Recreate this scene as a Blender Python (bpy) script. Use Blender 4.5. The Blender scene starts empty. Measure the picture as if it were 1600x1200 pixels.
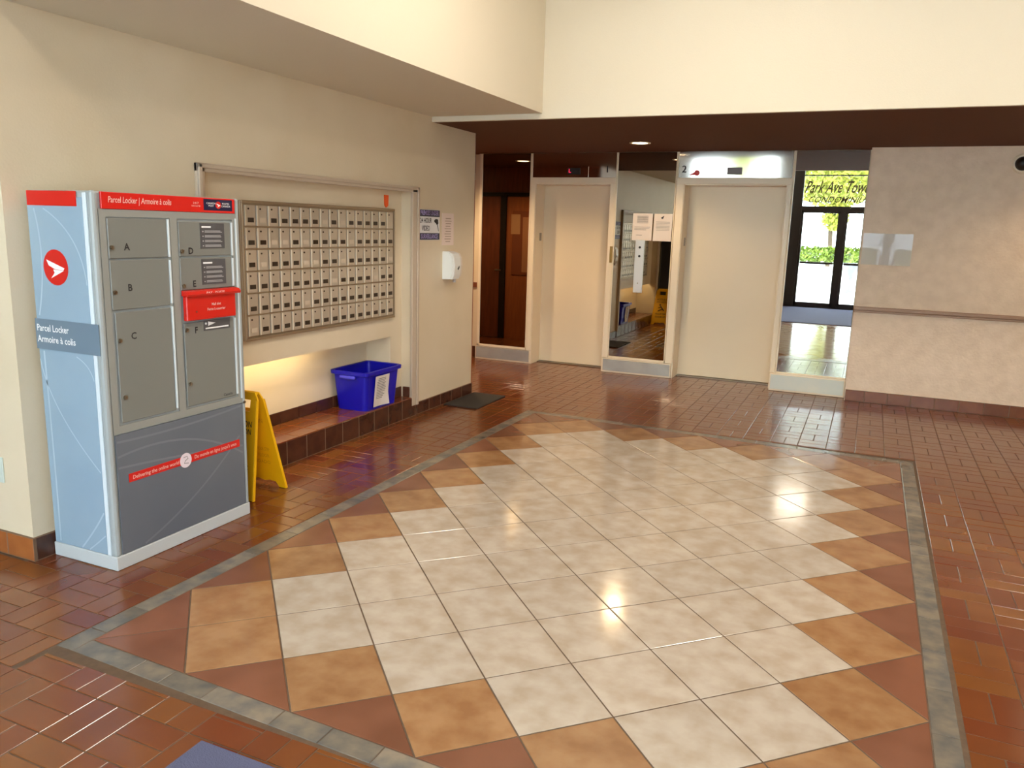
import bpy, bmesh, math, random
from mathutils import Vector, Matrix
random.seed(7)
S = bpy.context.scene
COL = S.collection

# ---------------------------------------------------------------- camera
FPX = 1242.996
RM = [[0.91218394, 0.40874291, 0.02914953],
      [0.10533152, -0.16513264, -0.98063065],
      [-0.39601229, 0.8975859, -0.19368486]]
cam_d = bpy.data.cameras.new('camera')
cam_d.sensor_width = 36.0
cam_d.sensor_fit = 'HORIZONTAL'
cam_d.lens = FPX / 1600 * 36.0
cam_d.clip_start = 0.05
cam = bpy.data.objects.new('camera', cam_d)
COL.objects.link(cam)
mw = Matrix.Identity(4)
for i in range(3):
    mw[i][0] = RM[0][i]
    mw[i][1] = -RM[1][i]
    mw[i][2] = -RM[2][i]
mw[0][3], mw[1][3], mw[2][3] = 0.0, 0.0, 1.6
cam.matrix_world = mw
S.camera = cam

# ---------------------------------------------------------------- world, lights, exposure
W = bpy.data.worlds.new('sky')
S.world = W
W.use_nodes = True
bg = W.node_tree.nodes['Background']
bg.inputs[0].default_value = (0.79, 0.91, 1.06, 1)
bg.inputs[1].default_value = 12.0
S.view_settings.view_transform = 'Standard'
S.view_settings.look = 'None'
S.view_settings.exposure = 0.1
S.view_settings.gamma = 1.0
S.view_settings.use_curve_mapping = False

def light(name, typ, loc, energy, color, **kw):
    d = bpy.data.lights.new(name, typ)
    d.energy = energy
    d.color = color
    for k, v in kw.items():
        setattr(d, k, v)
    o = bpy.data.objects.new(name, d)
    COL.objects.link(o)
    o.location = loc
    return o
sun = light('sun', 'SUN', (0, -20, 20), 5.0, (1, 0.95, 0.85), angle=0.02)
sun.rotation_euler = (math.radians(-38), math.radians(22), 0)   # high sun, from behind the trees' far side

# ---------------------------------------------------------------- helpers
def lin(c):
    return tuple(((x / 255) / 12.92 if x / 255 <= 0.04045 else ((x / 255 + 0.055) / 1.055) ** 2.4) for x in c)

MATS = {}
def mat(name, rgb, rough=0.5, metal=0.0, var=None, scale=6.0, bump=0.0, bscale=60.0, objvar=0.0, emit=0.0,
        coat=0.0, attr=False, detail=4.0, spec=0.5, stretch=None):
    """procedural principled material: rgb in sRGB 0-255; var = second colour mixed in by noise"""
    if name in MATS:
        return MATS[name]
    m = bpy.data.materials.new(name)
    m.use_nodes = True
    nt = m.node_tree
    N, L = nt.nodes, nt.links
    b = N['Principled BSDF']
    b.inputs['Roughness'].default_value = rough
    b.inputs['Metallic'].default_value = metal
    b.inputs['Specular IOR Level'].default_value = spec
    b.inputs['Coat Weight'].default_value = coat
    b.inputs['Coat Roughness'].default_value = 0.08
    c = lin(rgb) + (1,)
    geo = N.new('ShaderNodeNewGeometry')
    src = geo.outputs['Position']
    if stretch:
        mp = N.new('ShaderNodeMapping')
        mp.inputs['Scale'].default_value = stretch
        L.new(src, mp.inputs['Vector'])
        src = mp.outputs[0]
    out = None
    if var is not None:
        n = N.new('ShaderNodeTexNoise')
        n.inputs['Scale'].default_value = scale
        n.inputs['Detail'].default_value = detail
        L.new(src, n.inputs['Vector'])
        r = N.new('ShaderNodeValToRGB')
        r.color_ramp.elements[0].position = 0.36
        r.color_ramp.elements[1].position = 0.66
        r.color_ramp.elements[0].color = c
        r.color_ramp.elements[1].color = lin(var) + (1,)
        L.new(n.outputs['Fac'], r.inputs[0])
        out = r.outputs[0]
    if objvar or attr:
        h = N.new('ShaderNodeHueSaturation')
        if out is None:
            h.inputs['Color'].default_value = c
        else:
            L.new(out, h.inputs['Color'])
        mr = N.new('ShaderNodeMapRange')
        mr.inputs['To Min'].default_value = 1 - (objvar or 0.3)
        mr.inputs['To Max'].default_value = 1 + (objvar or 0.3)
        if attr:
            a = N.new('ShaderNodeAttribute')
            a.attribute_name = 'shade'
            L.new(a.outputs['Fac'], mr.inputs['Value'])
            mh = N.new('ShaderNodeMapRange')
            mh.inputs['To Min'].default_value = 0.486
            mh.inputs['To Max'].default_value = 0.506
            L.new(a.outputs['Fac'], mh.inputs['Value'])
            L.new(mh.outputs[0], h.inputs['Hue'])
        else:
            oi = N.new('ShaderNodeObjectInfo')
            L.new(oi.outputs['Random'], mr.inputs['Value'])
        L.new(mr.outputs[0], h.inputs['Value'])
        out = h.outputs[0]
    if out is None:
        b.inputs['Base Color'].default_value = c
    else:
        L.new(out, b.inputs['Base Color'])
    if bump:
        n2 = N.new('ShaderNodeTexNoise')
        n2.inputs['Scale'].default_value = bscale
        n2.inputs['Detail'].default_value = 3
        L.new(src, n2.inputs['Vector'])
        bp = N.new('ShaderNodeBump')
        bp.inputs['Strength'].default_value = bump
        bp.inputs['Distance'].default_value = 0.004
        L.new(n2.outputs['Fac'], bp.inputs['Height'])
        L.new(bp.outputs[0], b.inputs['Normal'])
    if emit:
        b.inputs['Emission Color'].default_value = c
        b.inputs['Emission Strength'].default_value = emit
    MATS[name] = m
    return m

class MB:
    """mesh builder in world coordinates"""
    def __init__(self):
        self.v, self.f, self.s = [], [], []
    def face(self, pts, shade=0.5):
        n = len(self.v)
        self.v += [tuple(p) for p in pts]
        self.f.append(tuple(range(n, n + len(pts))))
        self.s.append(shade)
        return self
    def solid(self, verts, faces, shade=0.5):
        n = len(self.v)
        self.v += [tuple(p) for p in verts]
        for f in faces:
            self.f.append(tuple(n + i for i in f))
            self.s.append(shade)
        return self
    def box(self, x0, x1, y0, y1, z0, z1, bev=0.0, shade=0.5):
        if x0 > x1: x0, x1 = x1, x0
        if y0 > y1: y0, y1 = y1, y0
        if z0 > z1: z0, z1 = z1, z0
        if bev <= 0:
            v = [(x, y, z) for x in (x0, x1) for y in (y0, y1) for z in (z0, z1)]
            f = [(0, 1, 3, 2), (4, 6, 7, 5), (0, 4, 5, 1), (2, 3, 7, 6), (0, 2, 6, 4), (1, 5, 7, 3)]
            return self.solid(v, f, shade)
        b = bev
        bm = bmesh.new()
        bmesh.ops.create_cube(bm, size=1.0)
        for q in bm.verts:
            q.co = Vector(((x0 + x1) / 2 + q.co.x * (x1 - x0), (y0 + y1) / 2 + q.co.y * (y1 - y0), (z0 + z1) / 2 + q.co.z * (z1 - z0)))
        bmesh.ops.bevel(bm, geom=list(bm.edges), offset=min(b, (x1 - x0) * .45, (y1 - y0) * .45, (z1 - z0) * .45), segments=2 if b > 0.004 else 1, affect='EDGES', profile=0.5)
        self.add_bm(bm, shade)
        return self
    def add_bm(self, bm, shade=0.5):
        bm.verts.index_update()
        n = len(self.v)
        self.v += [tuple(q.co) for q in bm.verts]
        for f in bm.faces:
            self.f.append(tuple(n + q.index for q in f.verts))
            self.s.append(shade)
        bm.free()
    def cyl(self, c, axis, r, h, seg=16, r2=None, shade=0.5):
        """cylinder from point c along axis with height h"""
        a = Vector(axis).normalized()
        t = a.orthogonal().normalized()
        u = a.cross(t)
        r2 = r if r2 is None else r2
        c = Vector(c)
        vs = []
        for k in range(seg):
            an = 2 * math.pi * k / seg
            d = t * math.cos(an) + u * math.sin(an)
            vs.append(c + d * r)
        for k in range(seg):
            an = 2 * math.pi * k / seg
            d = t * math.cos(an) + u * math.sin(an)
            vs.append(c + a * h + d * r2)
        fs = [tuple(range(seg))[::-1], tuple(range(seg, 2 * seg))]
        for k in range(seg):
            fs.append((k, (k + 1) % seg, seg + (k + 1) % seg, seg + k))
        return self.solid(vs, fs, shade)
    def extr(self, poly, n, h, shade=0.5):
        """extrude the planar polygon (list of 3-d points) by h along n"""
        n = Vector(n).normalized() * h
        p = [Vector(q) for q in poly]
        k = len(p)
        vs = p + [q + n for q in p]
        fs = [tuple(range(k))[::-1], tuple(range(k, 2 * k))]
        for i in range(k):
            fs.append((i, (i + 1) % k, k + (i + 1) % k, k + i))
        return self.solid(vs, fs, shade)
    def tube(self, pts, r, seg=8):
        P = [Vector(p) for p in pts]
        vs, fs = [], []
        for i, p in enumerate(P):
            d = (P[min(i + 1, len(P) - 1)] - P[max(i - 1, 0)]).normalized()
            t = d.orthogonal().normalized() if abs(d.z) > .99 else d.cross(Vector((0, 0, 1))).normalized()
            u = d.cross(t)
            for k in range(seg):
                an = 2 * math.pi * k / seg
                vs.append(p + (t * math.cos(an) + u * math.sin(an)) * r)
        for i in range(len(P) - 1):
            for k in range(seg):
                fs.append((i * seg + k, i * seg + (k + 1) % seg, (i + 1) * seg + (k + 1) % seg, (i + 1) * seg + k))
        fs.append(tuple(range(seg)))
        fs.append(tuple(range(len(vs) - seg, len(vs)))[::-1])
        return self.solid(vs, fs)

WPOS = {}
def wpos(o):
    return WPOS.get(o.name, Vector((0, 0, 0))) if o else Vector((0, 0, 0))
def mkmesh(name, mb, m, c, attr=False):
    me = bpy.data.meshes.new(name)
    me.from_pydata([(v[0] - c.x, v[1] - c.y, v[2] - c.z) for v in mb.v], [], mb.f)
    bm = bmesh.new(); bm.from_mesh(me)
    bmesh.ops.recalc_face_normals(bm, faces=bm.faces)
    bm.to_mesh(me); bm.free()
    if attr:
        a = me.attributes.new('shade', 'FLOAT', 'FACE')
        for i, s in enumerate(mb.s):
            a.data[i].value = s
    me.materials.append(m)
    me.update()
    return me
def obj(name, mb, m, parent=None, smooth=False, attr=False, base=False):
    xs = [v[0] for v in mb.v]; ys = [v[1] for v in mb.v]; zs = [v[2] for v in mb.v]
    c = Vector(((min(xs) + max(xs)) / 2, (min(ys) + max(ys)) / 2, min(zs) if base else (min(zs) + max(zs)) / 2))
    me = mkmesh(name, mb, m, c, attr)
    if smooth:
        for p in me.polygons:
            p.use_smooth = True
    o = bpy.data.objects.new(name, me)
    COL.objects.link(o)
    o.location = c - wpos(parent)
    o.parent = parent
    WPOS[o.name] = c
    return o
def place_copy(src, me, c, parent, name):
    o = bpy.data.objects.new(name, me)
    COL.objects.link(o)
    o.location = Vector(c) - wpos(parent)
    o.parent = parent
    WPOS[o.name] = Vector(c)
    return o
def empty(name, loc, label, cat, group=None):
    o = bpy.data.objects.new(name, None)
    o.empty_display_size = 0.1
    COL.objects.link(o)
    o.location = loc
    WPOS[o.name] = Vector(loc)
    tag(o, label, cat, group)
    return o
def tag(o, label, cat, group=None):
    o['label'] = label
    o['category'] = cat
    if group:
        o['group'] = group
    return o
def struct(o, label, cat):
    o['kind'] = 'structure'
    o['label'] = label
    o['category'] = cat
    return o

ORI = {  # surface facing -> matrix columns (text x, text y, normal)
    '+x': ((0, 1, 0), (0, 0, 1), (1, 0, 0)),
    '-x': ((0, -1, 0), (0, 0, 1), (-1, 0, 0)),
    '-y': ((1, 0, 0), (0, 0, 1), (0, -1, 0)),
    '+y': ((-1, 0, 0), (0, 0, 1), (0, 1, 0)),
}
def lettering(body, parent, face, pos, height, m, width=None, shear=0.0, align='CENTER', name='lettering', rot=0.0, bold=0.0, axes=None, space=1.0):
    """words as thin raised geometry; pos = centre of the line, height = cap height"""
    cu = bpy.data.curves.new(name, 'FONT')
    cu.body = body
    cu.align_x = align
    cu.align_y = 'CENTER'
    cu.size = 1.0
    cu.shear = shear
    cu.extrude = 0.0
    cu.offset = bold
    cu.resolution_u = 2
    cu.space_line = space
    tmp = bpy.data.objects.new(name, cu)
    me = bpy.data.meshes.new_from_object(tmp)
    bpy.data.objects.remove(tmp)
    bpy.data.curves.remove(cu)
    if not me.vertices:
        return None
    xs = [v.co.x for v in me.vertices]
    w = max(xs) - min(xs)
    sy = height / 0.7
    sx = sy if width is None else width / w
    X, Y, Z = [Vector(a) for a in (axes or ORI[face])]
    cr, sr = math.cos(rot), math.sin(rot)
    for v in me.vertices:
        a, b = v.co.x * sx, v.co.y * sy
        a, b = a * cr - b * sr, a * sr + b * cr
        v.co = X * a + Y * b
    me.materials.clear()
    me.materials.append(m)
    o = bpy.data.objects.new(name, me)
    COL.objects.link(o)
    c = Vector(pos) + Z * 0.0012
    o.location = c - wpos(parent)
    o.parent = parent
    WPOS[o.name] = c
    return o

# ---------------------------------------------------------------- materials
M_cream = mat('cream_paint', (226, 210, 182), 0.45, var=(221, 204, 174), scale=2.0, bump=0.15, bscale=90)
M_trimc = mat('cream_enamel', (238, 222, 194), 0.3)
M_door = mat('elevator_door_enamel', (238, 221, 190), 0.32, var=(234, 216, 184), scale=1.2)
M_paper = mat('mottled_wallpaper', (240, 218, 194), 0.6, var=(230, 207, 182), scale=9.0, bump=1.0, bscale=45, detail=6)
M_casing = mat('taupe_casing', (200, 182, 160), 0.35)
M_brick = mat('glazed_terracotta_brick', (110, 60, 26), 0.19, var=(118, 66, 30), scale=5, attr=True, objvar=0.13, bump=0.03, bscale=10, detail=1, spec=0.7)
M_brickd = mat('dark_glazed_terracotta', (66, 36, 26), 0.16, var=(84, 48, 34), scale=10, bump=0.25, bscale=30, objvar=0.18)
M_brickb = mat('baseboard_terracotta', (140, 82, 48), 0.22, var=(158, 96, 58), scale=10, bump=0.25, bscale=30, objvar=0.12)
M_grout = mat('floor_grout', (98, 76, 56), 0.7, var=(86, 66, 48), scale=30)
M_grout2 = mat('wall_tile_grout', (118, 90, 66), 0.7)
M_ctile = mat('cream_stone_tile', (190, 176, 160), 0.13, var=(174, 156, 136), scale=9, bump=0.12, bscale=12, objvar=0.06, detail=7)
M_ttile = mat('tan_stone_tile', (164, 124, 86), 0.15, var=(144, 102, 66), scale=8, bump=0.12, bscale=14, objvar=0.08, detail=7)
M_rtile = mat('rust_stone_tile', (128, 82, 60), 0.24, var=(116, 73, 52), scale=5, bump=0.0, bscale=14, objvar=0.08, detail=1)
M_stile = mat('grey_slate_tile', (128, 116, 100), 0.24, var=(94, 92, 88), scale=11, bump=0.15, bscale=18, objvar=0.2, detail=7)
M_mirror = mat('smoked_mirror', (160, 150, 134), 0.008, metal=1.0)
M_mirrorc = mat('clear_mirror', (226, 226, 220), 0.006, metal=1.0)
M_steel = mat('polished_steel_panel', (216, 210, 200), 0.07, metal=1.0, bump=0.03, bscale=1.6)
M_plinth = mat('polished_kick_plate', (196, 198, 194), 0.2, metal=0.35, var=(178, 180, 176), scale=5, bump=0.05, bscale=6)
M_brown = mat('dark_brown_ceiling_paint', (98, 62, 44), 0.75, spec=0.12)
M_ceil = mat('ceiling_paint', (222, 212, 190), 0.6, bump=0.2, bscale=120)
M_lgrey = mat('light_grey_cabinet_enamel', (160, 166, 166), 0.3)
M_sidew = mat('locker_side_film', (150, 172, 188), 0.26, var=(140, 163, 181), scale=1.6)
M_wave = mat('pale_wave_film', (212, 222, 228), 0.3)
M_wave3 = mat('faint_wave_film', (162, 182, 196), 0.28)
M_wave2 = mat('pale_wave_film_front', (116, 121, 128), 0.3)
M_front = mat('slate_film', (98, 104, 114), 0.28, var=(105, 110, 118), scale=2.0)
M_doorg = mat('locker_door_enamel', (122, 122, 116), 0.38)
M_band = mat('blue_grey_band', (108, 126, 142), 0.3)
M_red = mat('signal_red', (208, 26, 18), 0.3)
M_redb = mat('slot_red_enamel', (205, 30, 18), 0.25)
M_white = mat('white_plastic', (232, 232, 226), 0.3)
M_navy = mat('navy_plate', (24, 24, 60), 0.35)
M_black = mat('black_paint', (22, 20, 20), 0.4)
M_ink = mat('black_ink', (34, 30, 30), 0.6)
M_inkg = mat('grey_ink', (130, 126, 124), 0.7)
M_pink = mat('pale_print', (240, 190, 180), 0.5)
M_paperw = mat('white_paper', (226, 216, 208), 0.7, bump=0.1, bscale=20)
M_dplate = mat('dark_grey_notice', (82, 80, 82), 0.4)
M_dtext = mat('grey_print', (156, 154, 154), 0.5)
M_wtext = mat('white_print', (238, 238, 238), 0.4)
M_metal = mat('brushed_metal', (150, 140, 125), 0.3, metal=1.0)
M_brass = mat('brass', (190, 160, 100), 0.28, metal=1.0)
M_mbox = mat('mailbox_aluminium', (206, 194, 176), 0.3, metal=0.6, objvar=0.06)
M_mboxe = mat('mailbox_edge_highlight', (244, 234, 214), 0.3, metal=0.2)
M_mboxf = mat('mailbox_frame_aluminium', (176, 158, 132), 0.36, metal=0.75)
M_mwin = mat('mailbox_dark_label', (50, 36, 22), 0.35)
M_mwin2 = mat('mailbox_pale_label', (214, 198, 176), 0.5)
M_yellow = mat('yellow_plastic', (236, 178, 10), 0.4, spec=0.4)
M_blue = mat('blue_plastic', (14, 12, 178), 0.32, var=(12, 10, 165), scale=4)
M_rubber = mat('black_rubber_mat', (44, 38, 34), 0.75, bump=0.9, bscale=180)
M_emat = mat('slate_blue_entrance_mat', (84, 86, 112), 0.9, bump=0.8, bscale=200)
M_bronze = mat('dark_bronze_frame', (34, 26, 24), 0.35, metal=0.3)
M_wood = mat('brown_wood_veneer', (124, 66, 42), 0.32, var=(104, 54, 34), scale=5, stretch=(6, 6, 0.7))
M_wood2 = mat('orange_wood_veneer', (160, 92, 50), 0.35, var=(146, 82, 44), scale=5, stretch=(6, 6, 0.7))
M_rail = mat('rail_brown_paint', (164, 128, 100), 0.35)
M_raild = mat('rail_dark_brown', (120, 66, 44), 0.35)
M_orange = mat('orange_plastic_tag', (250, 96, 30), 0.4)
M_purple = mat('purple_print', (70, 44, 120), 0.4)
M_lamp = mat('lamp_lens', (255, 226, 180), 0.4, emit=14.0)
M_lampw = mat('fill_panel_diffuser', (255, 236, 206), 0.4, emit=3.0)
M_tube = mat('fluorescent_tube', (255, 236, 190), 0.4, emit=10.0)
M_led = mat('red_led', (240, 40, 80), 0.4, emit=1.2)
M_disp = mat('grey_display', (112, 98, 92), 0.3)
M_pave = mat('pale_pavement', (222, 220, 214), 0.8, var=(206, 204, 198), scale=1.5)
M_leaf = mat('sunlit_leaves', (186, 184, 78), 0.5, var=(136, 150, 58), scale=3)
M_leaf2 = mat('hedge_leaves', (140, 160, 60), 0.5, var=(90, 116, 44), scale=4)
M_bark = mat('tree_bark', (92, 76, 60), 0.8, bump=0.8, bscale=20)
M_car = mat('dark_car_paint', (40, 42, 46), 0.2)
M_greyp = mat('grey_concrete', (120, 120, 132), 0.7, bump=0.4, bscale=40)

def glass_mat(name, tint, refl=0.08, film=0.0):
    m = bpy.data.materials.new(name)
    m.use_nodes = True
    N, L = m.node_tree.nodes, m.node_tree.links
    N.remove(N['Principled BSDF'])
    tr = N.new('ShaderNodeBsdfTransparent')
    tr.inputs[0].default_value = lin(tint) + (1,)
    gl = N.new('ShaderNodeBsdfGlossy')
    gl.inputs['Roughness'].default_value = 0.02
    lw = N.new('ShaderNodeLayerWeight')
    lw.inputs[0].default_value = 0.25
    ml = N.new('ShaderNodeMath'); ml.operation = 'MULTIPLY_ADD'
    ml.inputs[1].default_value = 0.5; ml.inputs[2].default_value = refl
    L.new(lw.outputs['Fresnel'], ml.inputs[0])
    mx = N.new('ShaderNodeMixShader')
    L.new(ml.outputs[0], mx.inputs[0]); L.new(tr.outputs[0], mx.inputs[1]); L.new(gl.outputs[0], mx.inputs[2])
    out = mx.outputs[0]
    if film:
        df = N.new('ShaderNodeBsdfDiffuse')
        df.inputs[0].default_value = lin((232, 228, 222)) + (1,)
        m2 = N.new('ShaderNodeMixShader')
        m2.inputs[0].default_value = film
        L.new(out, m2.inputs[1]); L.new(df.outputs[0], m2.inputs[2])
        out = m2.outputs[0]
    L.new(out, N['Material Output'].inputs[0])
    return m
M_glass = glass_mat('window_glass', (248, 250, 248), 0.02)
M_sleeve = glass_mat('clear_plastic_sleeve', (250, 250, 248), 0.08, film=0.72)

# ================================================================= SETTING
XW = -3.43          # mailbox wall plane
YM = 8.66           # elevator wall plane (mirrors, frames)
ZS = 2.43           # brown soffit
ZC = 3.9           # high ceiling
Y0 = -1.92          # entrance plane
XL, XR = -6.6, 3.6

# ---- floor
fb = MB().box(XL, XR, Y0 - 0.1, 9.2, -0.12, -0.0018)
floor = struct(obj('floor', fb, M_grout), 'grouted lobby floor laid with terracotta bricks around a diamond stone mosaic', 'floor')

SX, SY = 0.243, 0.2447
def P(m, n):
    return (-1.357 + SX * m, 3.112 + SY * n - 0.0077 * (m + 1))
NLO, NHI = -5, 13
def clip(poly, axis, val, keep_less):
    out = []
    for i in range(len(poly)):
        a, b = poly[i], poly[(i + 1) % len(poly)]
        ia = (a[axis] <= val + 1e-9) if keep_less else (a[axis] >= val - 1e-9)
        ib = (b[axis] <= val + 1e-9) if keep_less else (b[axis] >= val - 1e-9)
        if ia: out.append(a)
        if ia != ib:
            t = (val - a[axis]) / (b[axis] - a[axis])
            out.append((a[0] + t * (b[0] - a[0]), a[1] + t * (b[1] - a[1])))
    return out
def inset(poly, d):
    n = len(poly)
    ar = sum(poly[i][0] * poly[(i + 1) % n][1] - poly[(i + 1) % n][0] * poly[i][1] for i in range(n))
    if ar < 0: poly = poly[::-1]
    lines = []
    for i in range(n):
        a, b = poly[i], poly[(i + 1) % n]
        l = math.hypot(b[0] - a[0], b[1] - a[1])
        if l < 1e-6: return None
        nx, ny = -(b[1] - a[1]) / l, (b[0] - a[0]) / l
        lines.append((nx, ny, nx * a[0] + ny * a[1] + d))
    out = []
    for i in range(n):
        a, b = lines[i - 1], lines[i]
        det = a[0] * b[1] - a[1] * b[0]
        if abs(det) < 1e-6: return None
        out.append(((a[2] * b[1] - a[1] * b[2]) / det, (a[0] * b[2] - a[2] * b[0]) / det))
    return out
def slab(mb, poly, gap, top, bot, bev=0.003, shade=0.5):
    """a tile with bevelled upper edge"""
    p0 = inset(poly, gap)
    if not p0: return
    p1 = inset(p0, bev)
    if not p1: return
    n = len(p0)
    vs = [(x, y, bot) for x, y in p0] + [(x, y, top - bev * .7) for x, y in p0] + [(x, y, top) for x, y in p1]
    fs = [tuple(range(2 * n, 3 * n))]
    for i in range(n):
        j = (i + 1) % n
        fs.append((i, j, n + j, n + i)); fs.append((n + i, n + j, 2 * n + j, 2 * n + i))
    mb.solid(vs, fs, shade)

def mn_tile(mc, nc):
    """clipped diamond in lattice units around odd node -> polygon in metres"""
    d = [(mc - 1, nc), (mc, nc - 1), (mc + 1, nc), (mc, nc + 1)]
    for ax, val, less in ((0, -5, False), (0, 7, True), (1, NLO, False), (1, NHI, True)):
        d = clip(d, ax, val, less)
        if len(d) < 3: return None
    # drop doubled points
    q = []
    for p in d:
        if not q or math.hypot(p[0] - q[-1][0], p[1] - q[-1][1]) > 1e-6: q.append(p)
    if math.hypot(q[0][0] - q[-1][0], q[0][1] - q[-1][1]) < 1e-6: q.pop()
    return q if len(q) >= 3 else None
for mc in range(-5, 8):
    for nc in range(NLO, NHI + 1):
        if (mc + nc) % 2 == 0: continue
        q = mn_tile(mc, nc)
        if not q: continue
        ring = min(mc + 5, 7 - mc, nc - NLO, NHI - nc)
        poly = [P(*p) for p in q]
        mb = MB(); slab(mb, poly, 0.0030, 0.0 + random.uniform(0, 0.0006), -0.005, 0.0018)
        if not mb.v: continue
        nm, mm = (('rust_tile', M_rtile) if ring == 0 else ('tan_tile', M_ttile) if ring == 1 else ('cream_tile', M_ctile))
        obj(nm, mb, mm, floor)
# slate strip
A, B, C_, D_ = P(-5, NLO), P(7, NLO), P(7, NHI), P(-5, NHI)
SWD = 0.088
def strip(p, q, outx, outy, ext0, ext1):
    L_ = math.hypot(q[0] - p[0], q[1] - p[1])
    ux, uy = (q[0] - p[0]) / L_, (q[1] - p[1]) / L_
    s = -ext0
    while s < L_ + ext1 - 1e-3:
        e = min(s + random.choice((0.2, 0.3, 0.3, 0.15)), L_ + ext1)
        if L_ + ext1 - e < 0.06: e = L_ + ext1
        a = (p[0] + ux * s, p[1] + uy * s); b = (p[0] + ux * e, p[1] + uy * e)
        poly = [a, b, (b[0] + outx * SWD, b[1] + outy * SWD), (a[0] + outx * SWD, a[1] + outy * SWD)]
        mb = MB(); slab(mb, poly, 0.0018, random.uniform(0.0, 0.001), -0.005, 0.0018)
        obj('slate_tile', mb, M_stile, floor)
        s = e
strip(A, D_, -1, 0, SWD, SWD); strip(B, C_, 1, 0, SWD, SWD)
strip(A, B, 0, -1, 0, 0); strip(D_, C_, 0, 1, 0, 0)
RX0, RX1 = A[0] - SWD - 0.003, B[0] + SWD + 0.003
RY0, RY1 = A[1] - SWD - 0.05, (C_[1] + D_[1]) / 2 + SWD + 0.003

# basket-weave bricks
PB = 0.2055
OX, OY = -0.17 - 40 * PB, 2.07 - 30 * PB
def project(x, y, z):
    d = (x, y, z - 1.6)
    q = [sum(RM[r][k] * d[k] for k in range(3)) for r in range(3)]
    if q[2] < 0.2: return None
    return 800 + FPX * q[0] / q[2], 600 + FPX * q[1] / q[2], q[2]
bricks = []
def blocked(x, y):
    if x < XW and 2.3 < y < 6.78: return True
    if y > 8.93 : return True
    if x > -0.1 and y > 8.47: return True
    if x < XW - 1.5 and y < 1.0 and y > -5: return False
    return False
ix = 0
for ix in range(0, 80):
    for iy in range(0, 80):
        x0, y0 = OX + ix * PB, OY + iy * PB
        if x0 + PB < XL or x0 > XR or y0 + PB < Y0 or y0 > 9.0: continue
        rects = []
        if (ix + iy) % 2:
            rects = [(x0, x0 + PB / 2, y0, y0 + PB), (x0 + PB / 2, x0 + PB, y0, y0 + PB)]
        else:
            rects = [(x0, x0 + PB, y0, y0 + PB / 2), (x0, x0 + PB, y0 + PB / 2, y0 + PB)]
        for a, b, c, d in rects:
            cx, cy = (a + b) / 2, (c + d) / 2
            if blocked(cx, cy): continue
            # clip against the mosaic rectangle
            inx = a < RX1 and b > RX0; iny = c < RY1 and d > RY0
            full = True
            if inx and iny:
                opts = []
                if a < RX0: opts.append((a, RX0, c, d))
                if b > RX1: opts.append((RX1, b, c, d))
                if c < RY0: opts.append((a, b, c, RY0))
                if d > RY1: opts.append((a, b, RY1, d))
                if not opts: continue
                a, b, c, d = max(opts, key=lambda r: (r[1] - r[0]) * (r[3] - r[2]))
                if min(b - a, d - c) < 0.012: continue
                full = False
            bricks.append((a, b, c, d, full))
def px_area(r):
    pr = [project(x, y, 0) for x, y in ((r[0], r[2]), (r[1], r[2]), (r[1], r[3]), (r[0], r[3]))]
    if any(p is None for p in pr): return 0
    cu = sum(p[0] for p in pr) / 4; cv = sum(p[1] for p in pr) / 4
    if not (0 < cu < 1600 and 240 < cv < 962): return 0
    if -3.45 < (r[0] + r[1]) / 2 < -3.0 and 2.38 < (r[2] + r[3]) / 2 < 3.26: return 0
    return abs(sum(pr[i][0] * pr[(i + 1) % 4][1] - pr[(i + 1) % 4][0] * pr[i][1] for i in range(4))) / 2
bricks.sort(key=px_area, reverse=True)
bm_cache = {}
rest = MB()
for k, (a, b, c, d, full) in enumerate(bricks):
    sh = random.random()
    dz = random.uniform(0, 0.0006)
    if k < 295:
        if full:
            key = (b - a > d - c, int(sh * 8))
            if key not in bm_cache:
                mb = MB(); w, h = (b - a) / 2, (d - c) / 2
                slab(mb, [(-w, -h), (w, -h), (w, h), (-w, h)], 0.0022, 0.0, -0.006, 0.0016, key[1] / 7)
                bm_cache[key] = mkmesh('brick', mb, M_brick, Vector((0, 0, 0)), True)
            place_copy(None, bm_cache[key], ((a + b) / 2, (c + d) / 2, dz), floor, 'brick')
        else:
            mb = MB(); slab(mb, [(a, c), (b, c), (b, d), (a, d)], 0.0022, dz, -0.006, 0.0016, sh)
            if mb.v: obj('brick', mb, M_brick, floor, attr=True)
    else:
        slab(rest, [(a, c), (b, c), (b, d), (a, d)], 0.0022, dz, -0.006, 0.0016, sh)
ro = obj('brick_field', rest, M_brick, floor, attr=True)
ro['kind'] = 'stuff'
ro['label'] = 'remaining terracotta floor bricks in basket-weave pattern'

# ---- left wall (mailbox wall): block x < XW, y 2.3..6.78, with the alcove
AY0, AY1 = 3.43, 5.66        # alcove opening
AZ0, AZ1 = 0.163, 1.86
X1 = -3.523                  # mailbox panel plane
X2 = -3.757                  # back of the lower niche
Y2 = 5.495
lw = MB()
lw.box(-3.95, XW, 2.3, AY0, 0, ZC)             # near pier
lw.box(-3.95, XW, AY1, 6.78, 0, ZC)            # far pier
lw.box(-3.95, XW, AY0, AY1, AZ1, ZC)           # above the alcove
lw.box(-3.545, X1, AY0, Y2, 0.69, 0.82); lw.box(-3.95, X1, AY0, AY1, 0.82, AZ1)        # mailbox panel wall
lw.box(-3.95, X1, Y2, AY1, 0.0, 0.82)          # leg right of the niche
lw.box(-3.95, X2, AY0, Y2, 0.0, 0.82)          # niche back
lw.box(XL, -3.95, 2.3, 6.78, 0, ZC)            # thick core behind
wall_left = struct(obj('wall_left', lw, M_cream), 'cream plaster wall with recessed mailbox alcove', 'wall')

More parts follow.
